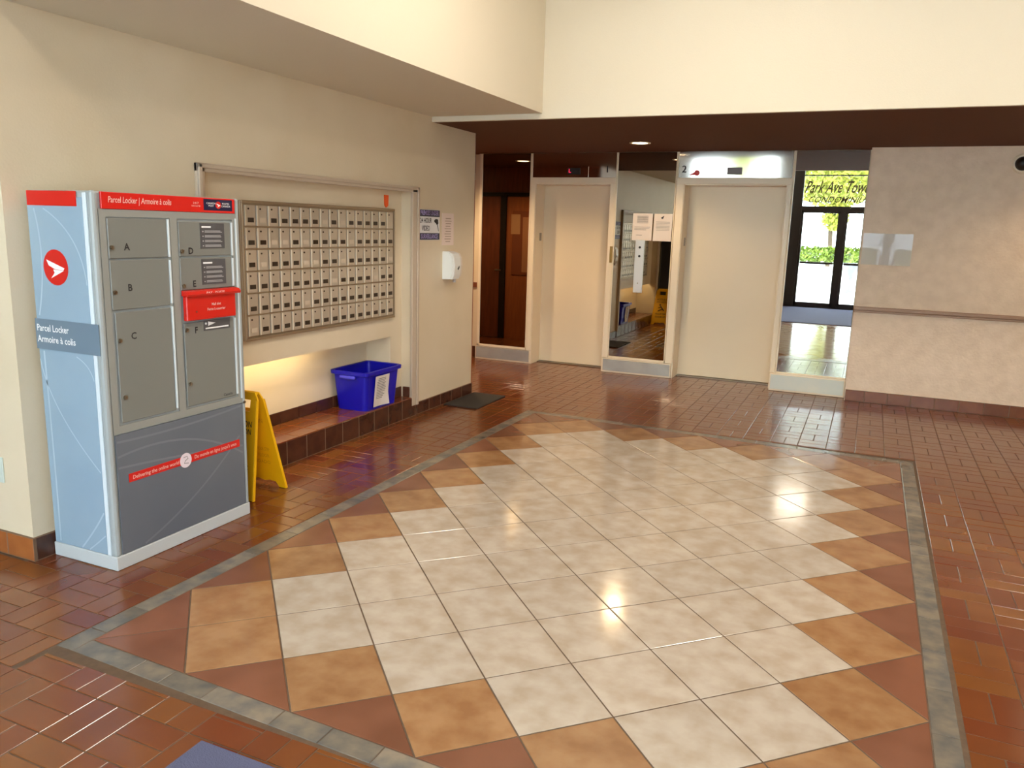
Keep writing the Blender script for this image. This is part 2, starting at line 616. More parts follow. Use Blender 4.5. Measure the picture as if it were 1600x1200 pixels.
def tile_run(root, p0, p1, z0, z1, normal, thick, tl, m, name='tile', gap=0.003, off=0.0):
    """baseboard tiles from p0 to p1 (xy), each an own object"""
    L_ = math.hypot(p1[0] - p0[0], p1[1] - p0[1])
    ux, uy = (p1[0] - p0[0]) / L_, (p1[1] - p0[1]) / L_
    s = -off
    while s < L_ - 0.01:
        a, b = max(0, s) + gap, min(L_, s + tl) - gap
        if b - a > 0.015:
            x0, y0 = p0[0] + ux * a, p0[1] + uy * a
            x1, y1 = p0[0] + ux * b + normal[0] * thick, p0[1] + uy * b + normal[1] * thick
            mb = MB().box(x0, x1, y0, y1, z0 + gap, z1 - gap, 0.0025)
            obj(name, mb, m, root)
        s += tl
def base_root(name, p0, p1, z0, z1, normal, label):
    x0, x1 = p0[0], p1[0] + normal[0] * 0.0125
    y0, y1 = p0[1], p1[1] + normal[1] * 0.0125
    mb = MB().box(x0, x1, y0, y1, z0, z1)
    return struct(obj(name, mb, M_grout2), label, 'baseboard')
b1 = base_root('baseboard_left', (XW, 5.745), (XW, 6.79), 0, 0.103, (1, 0), 'dark terracotta tile baseboard under the surveillance sign')
tile_run(b1, (XW, 5.745), (XW, 6.79), 0, 0.105, (1, 0), 0.014, 0.2055, M_brickd)
b1b = base_root('baseboard_near', (XW, 2.3), (XW, 3.37), 0, 0.113, (1, 0), 'dark terracotta tile baseboard behind the parcel locker')
tile_run(b1b, (XW, 2.3), (XW, 3.37), 0, 0.115, (1, 0), 0.014, 0.2055, M_brickd)
b1c = base_root('baseboard_column', (-3.415, 2.3), (XL + .02, 2.3), 0, 0.113, (0, -1), 'sunlit orange terracotta tile baseboard left of the parcel locker')
tile_run(b1c, (-3.415, 2.3), (XL + .02, 2.3), 0, 0.115, (0, -1), 0.014, 0.2055, mat('sunlit_wall_terracotta', (172, 104, 54), 0.22, var=(156, 90, 48), scale=10, objvar=0.1), off=0.02)  # the sunlit look is put into this more orange tile colour

# bench ledge in the alcove
lb = MB().box(X2 + .002, XW + 0.0185, 3.37, AY1 + .06, 0, 0.158)
bench = struct(obj('trim_1', lb, M_grout2), 'brick-tiled bench ledge at the foot of the mailbox alcove', 'ledge')
tile_run(bench, (XW + 0.002, 3.37), (XW + 0.002, 5.735), 0.0, 0.162, (1, 0), 0.018, 0.2055, M_brickd, 'tile', off=0.13)
yy = 3.37
k = 0
while yy < AY1 - 0.02:
    e = min(yy + 0.2055, AY1)
    for xa, xb in ((X2 + .005, -3.65), (-3.65, -3.54), (-3.54, XW + 0.02)):
        mb = MB(); slab(mb, [(xa, yy), (xb, yy), (xb, e), (xa, e)], 0.0025, 0.165, 0.155, 0.003, random.random())
        obj('brick', mb, M_brick, bench, attr=True)
    yy = e
    k += 1
tile_run(bench, (X2, 3.45), (X2, Y2), 0.163, 0.255, (1, 0), 0.012, 0.2055, M_brickd, 'tile', off=0.08)
tile_run(bench, (X2 + .02, Y2), (X1 - .01, Y2), 0.163, 0.255, (0, -1), 0.012, 0.2055, M_brickd, 'tile')
tile_run(bench, (X1, Y2 + .01), (X1, AY1 - .01), 0.163, 0.255, (1, 0), 0.012, 0.2055, M_brickd, 'tile')
tile_run(bench, (X1 + .02, AY1), (XW - .005, AY1), 0.163, 0.255, (0, -1), 0.012, 0.2055, M_brickd, 'tile')

# casing round the alcove
cz = MB()
def casing(y0, y1, z0, z1):
    cz.box(XW - 0.002, XW + 0.022, y0, y1, z0, z1, 0.004)
casing(AY1 - 0.012, 5.745, 0.09, 1.895); casing(3.385, AY0 + 0.012, 0.09, 1.895); casing(3.385, 5.745, AZ1 - 0.012, 1.895)
czb = MB()
czb.box(XW + 0.0225, XW + 0.034, 5.712, 5.742, 0.092, 1.893, 0.005)
czb.box(XW + 0.0225, XW + 0.034, 3.388, 3.416, 0.092, 1.893, 0.005)
czb.box(XW + 0.0225, XW + 0.034, 3.388, 5.742, 1.868, 1.893, 0.005)
t2 = struct(obj('trim_2', cz, M_casing), 'taupe moulded casing framing the mailbox alcove', 'trim')
obj('outer_bead', czb, M_casing, t2)
# light tube hidden above the niche opening
tube = empty('niche_light', (X1 - 0.03, 4.2, 0.66), 'warm tube light under the mailboxes shining down the niche wall', 'lamp')
obj('housing', MB().box(-3.62, -3.56, 3.5, 4.75, 0.80, 0.818, 0.002), M_white, tube)
obj('tube', MB().cyl((-3.59, 3.53, 0.782), (0, 1, 0), 0.011, 1.19, 10), M_tube, tube)
nl = light('tube_glow', 'AREA', (-3.60, 4.1, 0.765), 4.0, (1, 0.88, 0.62), shape='RECTANGLE', size=0.04, size_y=1.2)
nl.parent = tube; nl.location = Vector((-3.60, 4.1, 0.762)) - wpos(tube)
nl.rotation_euler = (0, math.radians(-35), 0)

# ---- back (elevator) wall
bw = MB()
bw.box(XL, -4.33, 8.75, 9.2, 0, ZC)
bw.box(-4.33, -3.60, 8.675, 9.2, 0, ZC)
bw.box(-3.60, -2.70, 8.96, 9.2, 0, ZC); bw.box(-3.60, -2.70, 8.675, 8.96, 2.10, ZC)
bw.box(-2.70, -1.90, 8.675, 9.2, 0, ZC)
bw.box(-1.90, -0.85, 8.96, 9.2, 0, ZC); bw.box(-1.90, -0.85, 8.675, 8.96, 2.10, ZC)
bw.box(-0.85, -0.107, 8.675, 9.2, 0, ZC)
wall_back = struct(obj('wall_back', bw, M_cream), 'elevator wall with two recessed doors and mirror panels between', 'wall')
# far wallpapered strip left of the first mirror: chair rail and base
r = struct(obj('trim_3', MB().box(XL, -4.335, 8.725, 8.752, 0.865, 0.925, 0.006), M_raild), 'brown chair rail on the far warm-lit wall strip', 'trim')
b2 = base_root('baseboard_far', (XL + .02, 8.75), (-4.34, 8.75), 0, 0.138, (0, -1), 'dark tile baseboard on the far warm-lit wall strip')
tile_run(b2, (-4.34, 8.75), (-5.6, 8.75), 0, 0.14, (0, -1), 0.014, 0.2055, M_brickd)

# ---- right wall (wallpaper) facing the camera
rw = MB().box(-0.107, XR, 8.46, 9.2, 0, ZC)
wall_right = struct(obj('wall_right', rw, M_paper), 'mottled beige wallpapered wall right of the elevators', 'wall')
rl = MB().box(-0.112, XR, 8.432, 8.462, 0.905, 0.94, 0.006).box(-0.112, XR, 8.440, 8.462, 0.884, 0.906, 0.004)
struct(obj('trim_4', rl, M_rail), 'light brown moulded chair rail across the wallpapered wall', 'trim')
b3 = base_root('baseboard_right', (-0.1, 8.46), (XR, 8.46), 0, 0.112, (0, -1), 'terracotta tile baseboard under the wallpapered wall')
tile_run(b3, (-0.1, 8.46), (XR, 8.46), 0, 0.114, (0, -1), 0.014, 0.2055, mat('shaded_wall_terracotta', (116, 66, 42), 0.25, var=(128, 76, 48), scale=10, objvar=0.1), off=0.03)  # shade on these tiles is put into a darker terracotta

# ---- remaining walls, soffits, ceiling
struct(obj('wall_east', MB().box(XR, XR + 0.15, Y0 - .1, 8.46, 0, ZC), M_cream), 'cream side wall beyond the right edge of the lobby', 'wall')
struct(obj('wall_west', MB().box(XL - 0.15, XL, Y0 - .1, 9.2, 0, ZC), M_cream), 'cream side wall at the end of the corridor', 'wall')
ce = struct(obj('ceiling', MB().box(XL, XR, Y0 - .1, 9.2, ZC, ZC + 0.1), M_ceil), 'high pale ceiling over the lobby', 'ceiling')
sf = struct(obj('trim_5', MB().box(XL, XR, 6.02, 9.2, ZS, ZC - 0.002), M_brown), 'dark brown dropped soffit in front of the elevators', 'ceiling')
struct(obj('trim_6', MB().box(XL + .01, XR - .01, 5.98, 6.02, ZS - 0.0, ZC - 0.002), M_ceil), 'pale fascia of the dropped soffit', 'ceiling')
struct(obj('trim_7', MB().box(XW + .001, -2.45, 2.3, 5.978, 2.47, ZC - 0.002), M_ceil), 'pale ceiling drop along the mailbox wall', 'ceiling')

# ---- entrance wall (behind the camera, seen in the mirrors)
ew = MB()
ZT = 3.06
ew.box(-4.05, -2.12, Y0 - .12, Y0, 0, 0.55)
ew.box(XL, -4.05, Y0 - .12, Y0, 0, ZC)
ew.box(-2.12, -1.80, Y0 - .12, Y0, 0, ZC)
ew.box(-4.05, -2.12, Y0 - .12, Y0, 3.80, ZC)
ew.box(2.4, XR, Y0 - .12, Y0, 0, ZC)
struct(obj('wall_front', ew, mat('grey_plaster', (150, 146, 142), 0.5)), 'grey plaster wall around the glazed entrance behind the viewer', 'wall')
struct(obj('trim_10', MB().box(-1.80, 2.4, Y0 - .12, Y0, ZT, ZC), M_brown), 'dark brown panel above the glazed entrance', 'panelling')
for wn, xa, xb, zt, lab in (('window_1', -4.05, -2.12, 3.80, 'tall clear window beside the entrance doors'),):
    win = struct(obj(wn, MB().box(xa, xb, Y0 - .02, Y0 - .012, 0.55, zt), M_glass), lab, 'window')
    wf = MB()
    for x in (xa, (xa + xb) / 2 - .02, xb - .04):
        wf.box(x, x + 0.04, Y0 - .05, Y0 + .01, 0.55, zt)
    wf.box(xa, xb, Y0 - .05, Y0 + .01, 0.55, 0.60)
    obj('window_frame', wf, M_bronze, win)

# entrance doors, dark bronze
ent = empty('entrance_door', (-0.67, Y0, 0), 'dark bronze framed glass entrance doors reflected in the right mirror', 'door')
ent['kind'] = 'structure'
ent.name = 'door_3'; WPOS['door_3'] = WPOS['entrance_door']
f = MB()
f.box(-1.80, -1.54, Y0 - .06, Y0 + .05, 0, ZT)
f.box(0.23, 0.40, Y0 - .06, Y0 + .05, 0, ZT)
f.box(2.25, 2.40, Y0 - .06, Y0 + .05, 0, ZT)
f.box(-1.80, 2.4, Y0 - .05, Y0 + .04, 2.145, 2.245)
f.box(-1.80, 2.4, Y0 - .03, Y0 + .03, 2.895, 2.918)
f.box(-1.80, 2.4, Y0 - .05, Y0 + .04, ZT - 0.02, ZT + .01)
f.box(-0.72, -0.62, Y0 - .05, Y0 + .04, 0.0, 2.145)
f.box(-1.54, 2.3, Y0 - .05, Y0 + .04, 0.0, 0.03)
obj('frame', f, M_bronze, ent)
for nm, a, b in (('door_leaf', -1.54, -0.72), ('door_leaf', -0.62, 0.23)):
    lf = MB()
    lf.box(a, a + .05, Y0 - .03, Y0 + .02, 0.03, 2.145); lf.box(b - .05, b, Y0 - .03, Y0 + .02, 0.03, 2.145)
    lf.box(a, b, Y0 - .03, Y0 + .02, 2.10, 2.145); lf.box(a, b, Y0 - .03, Y0 + .02, 0.03, 0.12)
    lo = obj(nm, lf, M_bronze, ent)
    obj('pane', MB().box(a + .04, b - .04, Y0 - .008, Y0, 0.1, 2.12), M_glass, lo)
    obj('push_bar', MB().box(a + .06, b - .06, Y0 + .025, Y0 + .06, 0.98, 1.03, 0.01), M_bronze, lo)
obj('transom_pane', MB().box(-1.54, 0.23, Y0 - .008, Y0, 2.245, 2.895), M_glass, ent)
obj('transom_pane', MB().box(-1.54, 0.23, Y0 - .008, Y0, 2.918, ZT - 0.02), M_glass, ent)
obj('side_pane', MB().box(0.40, 2.25, Y0 - .008, Y0, 0.03, 2.145), M_glass, ent)
obj('side_pane', MB().box(0.40, 2.25, Y0 - .008, Y0, 2.245, 2.895), M_glass, ent)
gold = mat('gold_leaf_lettering', (70, 46, 14), 0.5)
lettering('Park Ave Towers', ent, '-y', (-0.79, Y0 - 0.012, 2.65), 0.25, gold, width=1.5, shear=0.5, bold=0.014)
lettering('CONDOMINIUM', ent, '-y', (-0.80, Y0 - 0.012, 2.385), 0.13, gold, width=1.3, shear=0.45, bold=0.01)
em = obj('entrance_mat', MB().box(-1.74, 1.2, Y0 + .1, 1.64, 0.0015, 0.012, 0.003), M_emat)
tag(em, 'long slate-blue entrance mat leading to the glass doors, seen in the right mirror', 'mat')

# ================================================================= ELEVATORS
def elevator(n, xa, xb, digit, dx, disp, label, lit):
    root = empty('elevator', ((xa + xb) / 2, 8.9, 0), label, 'elevator')
    root['kind'] = 'structure'
    old = root.name
    root.name = 'door_%d' % n
    WPOS[root.name] = WPOS[old]
    # the sliding leaf
    d = MB().box(xa + .004, xb - .004, 8.925, 8.958, 0.012, 2.13, 0.003)
    obj('door_panel', d, M_door, root)
    obj('sill', MB().box(xa + .003, xb - .003, 8.86, 8.955, 0.0015, 0.009, 0.002), M_metal, root)
    # jamb linings
    j = MB()
    j.box(xa + .001, xa + 0.012, 8.665, 8.924, 0.002, 2.099)
    j.box(xb - 0.012, xb - .001, 8.665, 8.924, 0.002, 2.099)
    j.box(xa + .012, xb - .012, 8.665, 8.924, 2.088, 2.099)
    obj('jamb', j, M_trimc, root)
    # front frame
    fr = MB()
    oL, oR = (xa - 0.05, xb + 0.06) if n == 1 else (xa - 0.075, xb + 0.045)
    fr.box(oL, xa + .006, 8.652, 8.673, 0.165, 2.16, 0.003)
    fr.box(xb - .006, oR, 8.652, 8.673, 0.165, 2.16, 0.003)
    fr.box(oL, oR, 8.649, 8.673, 2.098, 2.162, 0.003)
    obj('frame', fr, M_trimc, root)
    lean = 0.0 if n == 1 else 0.0085          # the right-hand sheet leans out slightly at the top
    a_, b_, z0_, z1_ = oL + .012, oR - .012, 2.164, ZS - .002
    hd = obj('header_panel', MB().extr([(a_, 8.662, z0_), (a_, 8.662 - lean, z1_), (a_, 8.673, z1_), (a_, 8.673, z0_)], (1, 0, 0), b_ - a_), M_steel, root)
    ed = MB().box(oL, oL + 0.01, 8.655, 8.673, 2.163, ZS - .002).box(oR - .01, oR, 8.655, 8.673, 2.163, ZS - .002)
    obj('edge_strip', ed, M_trimc, root)
    obj('seam', MB().box(disp + .17, disp + .174, 8.6605, 8.6625, 2.165, 2.28), M_trimc, hd)
    dp = obj('floor_display', MB().box(disp - .076, disp + .076, 8.654, 8.662, 2.195, 2.268, 0.003), M_black if lit else M_disp, root)
    if lit:
        lettering('L', dp, '-y', (disp - .045, 8.653, 2.232), 0.04, M_led, bold=0.02, name='digit')
    else:
        rd = MB().cyl((xa + .13, 8.6575, 2.212), (0, -1, 0), 0.03, 0.001, 16)
        rd.extr([(xa + .05, 8.658, 2.19), (xa + .13, 8.658, 2.19), (xa + .13, 8.658, 2.235)], (0, -1, 0), 0.001)
        obj('red_sticker', rd, M_red, root)
    lettering(digit, hd, '-y', (dx, 8.661 - lean * .45, 2.248), 0.07, M_ink, bold=0.012, name='numeral')
    # small floor plate on the jamb
    px = xa + 0.013
    obj('jamb_plate', MB().box(px, px + .003, 8.80, 8.86, 1.45, 1.54, 0.001), M_metal, root)
    return root
elevator(1, -3.60, -2.70, '1', -2.752, -3.143, 'cream elevator door marked 1, the left of two', True)
elevator(2, -1.90, -0.85, '2', -1.905, -1.384, 'cream elevator door marked 2, the right of two', False)

def mirror(x0, x1, frame_l, frame_r, yfront, label, m, zk=0.155):
    root = empty('mirror_panel', ((x0 + x1) / 2, 8.66, 0), label, 'mirror')
    obj('glass', MB().box(x0, x1, 8.660, 8.667, 0.188, ZS - .003), m, root)
    fr = MB()
    if frame_l: fr.box(x0 - frame_l, x0, 8.65, 8.6735, 0.165, ZS - .003, 0.002)
    if frame_r: fr.box(x1, x1 + frame_r, 8.65, 8.6735, 0.165, ZS - .003, 0.002)
    fr.box(x0 - frame_l, x1 + frame_r, 8.65, 8.6735, 0.162, 0.19, 0.002)
    obj('frame', fr, M_trimc, root)
    return root
mirror(-4.275, -3.665, 0.03, 0.014, 8.69, 'smoked mirror panel left of elevator 1, reflecting brown corridor doors', M_mirror)
mirror(-2.628, -1.990, 0.01, 0.012, 8.67, 'smoked mirror panel between the two elevators with papers taped on', M_mirror)
mirror(-0.790, -0.118, 0.013, 0.0, 8.56, 'bright mirror panel right of elevator 2, reflecting the entrance doors', M_mirrorc)
def kick(x0, x1, y, label, tint, zk=0.158):
    root = empty('kick_plate', ((x0 + x1) / 2, y, 0), label, 'plinth')
    obj('base', MB().box(x0, x1, y + .004, 8.674 if zk < 0.16 else 8.646, 0.002, zk, 0.003), M_trimc, root)
    obj('face_plate', MB().box(x0 + .012, x1 - .012, y - .001, y + .006, 0.022, zk - .006, 0.001), tint, root)
    return root
kick(-4.33, -3.602, 8.655, 'low polished plinth under the mirror left of elevator 1', M_plinth)
kick(-2.698, -1.905, 8.645, 'low polished plinth under the mirror between the elevators', M_plinth)
kick(-0.846, -0.112, 8.56, 'low pale plinth under the bright right-hand mirror', mat('pale_stone_plinth', (226, 226, 212), 0.25, var=(214, 220, 212), scale=4), 0.178)

# call station with two buttons
cs = empty('call_station', (-2.33, 8.66, 0.93), 'steel elevator call plate with two buttons below the taped papers', 'button panel')
obj('plate', MB().box(-2.385, -2.285, 8.646, 8.6595, 0.925, 1.50, 0.003), mat('satin_steel', (222, 222, 222), 0.3, metal=0.6), cs)
for z in (1.325, 1.42):
    obj('button', MB().cyl((-2.332, 8.646, z), (0, -1, 0), 0.013, 0.006, 16), M_black, cs)
obj('key_switch', MB().cyl((-2.335, 8.646, 1.03), (0, -1, 0), 0.007, 0.003, 12), M_metal, cs)
bp_ = tag(obj('wall_plate', MB().box(-2.672, -2.642, 8.640, 8.6515, 1.24, 1.42, 0.003).box(-2.666, -2.650, 8.634, 8.6405, 1.27, 1.39, 0.002), M_brass), 'small brass plate on the frame strip left of the call station mirror', 'plate')

def paper(name, x0, x1, z0, z1, y, label, lines, group=None, curl=0.006, head=None):
    """sheet on a -y facing surface, slightly curled, with printed lines"""
    n = 6
    vs, fs = [], []
    for i in range(n + 1):
        for k in range(n + 1):
            u, v = i / n, k / n
            dy = curl * (abs(u - .5) * 2) ** 3 * (1 - v) + 0.0008
            vs.append((x0 + (x1 - x0) * u, y - dy, z0 + (z1 - z0) * v))
    for i in range(n):
        for k in range(n):
            a = i * (n + 1) + k
            fs.append((a, a + 1, a + n + 2, a + n + 1))
    mb = MB().solid(vs, fs)
    o = obj(name, mb, M_paperw)
    tag(o, label, 'notice', group)
    pr = MB()
    for (u0, u1, v) in lines:
        pr.box(x0 + (x1 - x0) * u0, x0 + (x1 - x0) * u1, y - .0040, y - .0022, z0 + (z1 - z0) * v - .0018, z0 + (z1 - z0) * v + .0018)
    if lines:
        obj('printed_lines', pr, M_inkg, o)
    return o
L1 = [(.22, .78, .90 - .035 * k) for k in range(8)] + [(.1, .9, .50), (.1, .86, .45), (.1, .7, .40), (.2, .5, .2)]
L2 = [(.12, .88, .70 - .05 * k) for k in range(7)]
paper('paper_notice', -2.43, -2.21, 1.495, 1.785, 8.6555, 'white printed notice taped to the middle mirror, left of two', L1)
p2 = paper('paper_notice', -2.195, -1.995, 1.495, 1.785, 8.6555, 'white printed notice with a black mark at the top, right of two on the mirror', L2, curl=0.012)
obj('black_mark', MB().extr([(-2.12, 8.6525, 1.745), (-2.085, 8.6525, 1.765), (-2.095, 8.6525, 1.735), (-2.11, 8.6525, 1.73)], (0, -1, 0), 0.001), M_ink, p2)

# notice in clear sleeve on the wallpapered wall
sl = empty('paper_notice', (0.12, 8.455, 1.34), 'landscape notice in a crinkled clear sleeve taped to the wallpapered wall', 'notice')
def sheet(x0, x1, z0, z1, y, m, name, parent, amp):
    n = 40
    vs, fs = [], []
    for i in range(n + 1):
        for k in range(n + 1):
            u, v = i / n, k / n
            vs.append((x0 + (x1 - x0) * u, y - amp * (math.exp(-((u - .36 + .02 * v) / .03) ** 2) + math.exp(-((u - .62 - .05 * v) / .03) ** 2)) * max(0, 1 - 1.3 * v), z0 + (z1 - z0) * v))
    for i in range(n):
        for k in range(n):
            a = i * (n + 1) + k
            fs.append((a, a + 1, a + n + 2, a + n + 1))
    return obj(name, MB().solid(vs, fs), m, parent, smooth=True)
sheet(0.04, 0.335, 1.375, 1.635, 8.455, mat('pinkish_paper', (226, 206, 196), 0.7), 'sheet', sl, 0.0)
sheet(-0.095, 0.335, 1.345, 1.64, 8.449, M_sleeve, 'sleeve', sl, 0.006)
pr = MB()
pr.box(0.12, 0.25, 8.4500, 8.4512, 1.528, 1.531); pr.box(0.265, 0.31, 8.4498, 8.4512, 1.510, 1.518)
obj('printed_lines', pr, M_inkg, sl)

# dome camera
dc = empty('dome_camera', (1.12, 8.458, 2.277), 'black dome security camera in a cream ring high on the wallpapered wall', 'camera')
bm = bmesh.new()
bmesh.ops.create_uvsphere(bm, u_segments=20, v_segments=10, radius=0.062)
bmesh.ops.delete(bm, geom=[v for v in bm.verts if v.co.z < -0.001], context='VERTS')
for v in bm.verts:
    v.co = Vector((1.125 + v.co.x, 8.44 - v.co.z, 2.277 + v.co.y))
mb = MB(); mb.add_bm(bm)
obj('dome', mb, M_black, dc, smooth=True)
obj('ring', MB().cyl((1.125, 8.459, 2.277), (0, -1, 0), 0.088, 0.022, 32, 0.074), M_trimc, dc)

# ================================================================= MAILBOXES
mp = empty('mailbox_panel', (X1, 4.66, 0.85), 'aluminium wall panel of small numbered mailboxes above the niche', 'mailboxes')
YB = [3.828, 3.935, 4.045, 4.151, 4.255, 4.359, 4.465, 4.571, 4.677, 4.784, 4.889, 4.99, 5.096, 5.199, 5.303, 5.408, 5.507]
YA0, YA1 = 3.832, 5.503
ZA0, ZA1 = 0.872, 1.69
fm = MB()
fm.box(X1 + .001, X1 + .014, 3.808, 5.520, 0.850, 1.712, 0.003)
obj('back_plate', fm, M_mboxf, mp)
fr = MB()
fr.box(X1 + .0145, X1 + .030, 3.808, 5.520, 1.694, 1.712, 0.003); fr.box(X1 + .0145, X1 + .030, 3.808, 5.520, 0.850, 0.868, 0.003)
fr.box(X1 + .0145, X1 + .030, 3.808, 3.828, 0.868, 1.694, 0.003); fr.box(X1 + .0145, X1 + .030, 5.507, 5.520, 0.868, 1.694, 0.003)
obj('frame', fr, M_mboxf, mp)
cw = (YA1 - YA0) / 16; ch = (ZA1 - ZA0) / 6
dm = MB(); dm.box(0, 0.010, 0.004, cw - 0.004, 0.005, ch - 0.005, 0.002)
# raised left stile, its highlight painted in as a paler colour
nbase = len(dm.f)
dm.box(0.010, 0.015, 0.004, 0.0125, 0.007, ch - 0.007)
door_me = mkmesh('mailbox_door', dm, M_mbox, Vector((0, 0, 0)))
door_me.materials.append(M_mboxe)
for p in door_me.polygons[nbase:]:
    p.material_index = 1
lk = MB().cyl((0, 0, 0), (1, 0, 0), 0.0055, 0.004, 10)
lock_me = mkmesh('lock', lk, mat('dark_lock', (70, 56, 42), 0.4, metal=0.5), Vector((0, 0, 0)))
wd = MB().box(0, 0.002, -0.026, 0.026, -0.014, 0.014)
win_me = mkmesh('name_plate', wd, M_mwin, Vector((0, 0, 0)))
win_me2 = mkmesh('name_plate', wd, M_mwin2, Vector((0, 0, 0)))
pale = {(0, 1), (1, 2), (1, 3), (1, 5), (1, 10), (2, 1), (2, 5), (2, 6), (2, 9), (0, 7), (0, 9), (4, 5), (5, 0), (0, 15), (2, 15), (3, 13), (3, 8), (1, 4 + 20)}
for rr in range(6):
    for cc in range(16):
        y = YA0 + cc * cw; z = ZA1 - (rr + 1) * ch
        d = place_copy(None, door_me, (X1 + .0142, y, z), mp, 'mailbox_door')
        place_copy(None, lock_me, (X1 + .0243, y + cw * .36, z + ch * .80), d, 'lock')
        place_copy(None, win_me2 if (rr, cc) in pale else win_me, (X1 + .0243, y + cw * .55, z + ch * .30), d, 'name_plate')
tg = tag(obj('orange_tag', MB().extr([(X1 + .002, 5.40, 1.815), (X1 + .002, 5.455, 1.815), (X1 + .002, 5.45, 1.735), (X1 + .002, 5.425, 1.72), (X1 + .002, 5.405, 1.735)], (1, 0, 0), 0.008), M_orange),
         'small bright orange tag above the right end of the mailboxes', 'tag')

# ================================================================= WALL ITEMS right of the alcove
sg = empty('surveillance_sign', (XW, 5.94, 1.47), 'purple and white 24 hour video surveillance sign beside the alcove', 'sign')
obj('board', MB().box(XW + .001, XW + .006, 5.765, 6.118, 1.47, 1.722, 0.001), M_wtext, sg)
obj('top_band', MB().box(XW + .0062, XW + .0075, 5.768, 6.115, 1.664, 1.719), M_navy, sg)
obj('bottom_band', MB().box(XW + .0062, XW + .0075, 5.768, 6.115, 1.473, 1.528), M_navy, sg)
lil = mat('lilac_print', (176, 160, 220), 0.5)
xs = XW + .0075
lettering('PREMISES UNDER', sg, '+x', (xs, 5.942, 1.692), 0.036, lil, width=0.30, bold=0.01)
lettering('SURVEILLANCE', sg, '+x', (xs, 5.942, 1.500), 0.036, lil, width=0.28, bold=0.01)
lettering('24 HOUR', sg, '+x', (xs, 5.88, 1.630), 0.040, M_ink, width=0.19, bold=0.008)
lettering('VIDEO', sg, '+x', (xs, 5.88, 1.566), 0.042, M_ink, width=0.13, bold=0.008)
hc = MB()
hc.extr([(xs, 6.02, 1.635), (xs, 6.05, 1.648), (xs, 6.085, 1.642), (xs, 6.09, 1.61), (xs, 6.07, 1.595), (xs, 6.045, 1.612), (xs, 6.022, 1.622)], (1, 0, 0), 0.001)
hc.extr([(xs, 6.068, 1.60), (xs, 6.078, 1.60), (xs, 6.100, 1.545), (xs, 6.094, 1.543)], (1, 0, 0), 0.001)
obj('camera_symbol', hc, M_ink, sg)

pn = tag(obj('paper_notice', MB().box(XW + .001, XW + .003, 6.165, 6.378, 1.425, 1.70), mat('cream_paper', (240, 220, 208), 0.7)), 'narrow cream printed notice right of the surveillance sign', 'notice')
pl = MB()
for k, (a, b) in enumerate([(.3, .75), (.25, .8), (.3, .75), (.3, .7), (.22, .78), (.3, .75), (.22, .75), (.25, .78), (.22, .75), (.3, .7)]):
    zz = 1.655 - k * 0.022
    pl.box(XW + .0032, XW + .0038, 6.165 + .213 * a, 6.165 + .213 * b, zz - .004, zz + .004)
obj('printed_lines', pl, mat('faded_print', (190, 168, 150), 0.7), pn)

sd = empty('soap_dispenser', (XW, 6.23, 1.13), 'white wall-mounted hand sanitizer dispenser below the cream notice', 'dispenser')
prof = [(0.0, 1.13), (0.10, 1.135), (0.112, 1.17), (0.12, 1.25), (0.112, 1.32), (0.09, 1.358), (0.05, 1.372), (0.0, 1.375)]
obj('body', MB().extr([(XW + .001 + a, 6.19, z) for a, z in prof], (0, 1, 0), 0.115), M_white, sd)
obj('side_cover', MB().extr([(XW + .001 + a * .82, 6.183, 1.13 + (z - 1.13) * .97 + .003) for a, z in prof], (0, 1, 0), 0.0065), mat('cool_white_plastic', (240, 244, 240), 0.25), sd)
obj('front_cover', MB().extr([(XW + .004 + a * .9, 6.306, 1.145 + (z - 1.13) * .92) for a, z in prof], (0, 1, 0), 0.045), mat('warm_white_plastic', (226, 214, 200), 0.3), sd)
obj('sight_window', MB().extr([(XW + .119, 6.245, 1.225), (XW + .119, 6.27, 1.25), (XW + .119, 6.275, 1.235), (XW + .119, 6.258, 1.215)], (1, 0, 0), 0.004), M_black, sd)
obj('nozzle', MB().cyl((XW + .085, 6.25, 1.105), (0, 0, 1), 0.015, 0.03, 12), mat('grey_plastic', (180, 176, 172), 0.4), sd)

dmt = tag(obj('door_mat', MB().box(-3.395, -3.06, 6.17, 6.79, 0.0015, 0.014, 0.004), M_rubber), 'small black rubber mat on the brick floor at the wall end', 'mat')
oc = empty('wall_outlet', (-3.65, 2.298, 0.42), 'pale green blank wall plate low on the bright left wall', 'outlet')
obj('plate', MB().box(-3.72, -3.592, 2.292, 2.2995, 0.355, 0.478, 0.002), mat('pale_green_plastic', (206, 216, 206), 0.35), oc)
obj('screw', MB().cyl((-3.655, 2.292, 0.416), (0, -1, 0), 0.004, 0.002, 8), M_metal, oc)

# ================================================================= PARCEL LOCKER
LX0, LX1, LY0, LY1, LZ = -3.41, -3.0, 2.39, 3.245, 1.70
pk = empty('parcel_locker', ((LX0 + LX1) / 2, (LY0 + LY1) / 2, 0), 'tall pale grey parcel locker cabinet with lettered doors and a red header', 'locker')
obj('body', MB().box(LX0, LX1 - .006, LY0 + .004, LY1 - .004, 0.002, LZ - .002, 0.008), M_lgrey, pk)
obj('corner_post', MB().box(LX1 - .03, LX1 + .004, LY0 - .001, LY0 + .03, 0.064, LZ, 0.012), M_lgrey, pk, smooth=False)
obj('corner_post', MB().box(LX1 - .03, LX1 + .004, LY1 - .022, LY1 + .001, 0.064, LZ, 0.010), M_lgrey, pk)
obj('base_trim', MB().box(LX0 - .002, LX1 + .006, LY0 - .003, LY1 + .003, 0.001, 0.067, 0.003), mat('pale_base_enamel', (190, 194, 194), 0.3), pk)
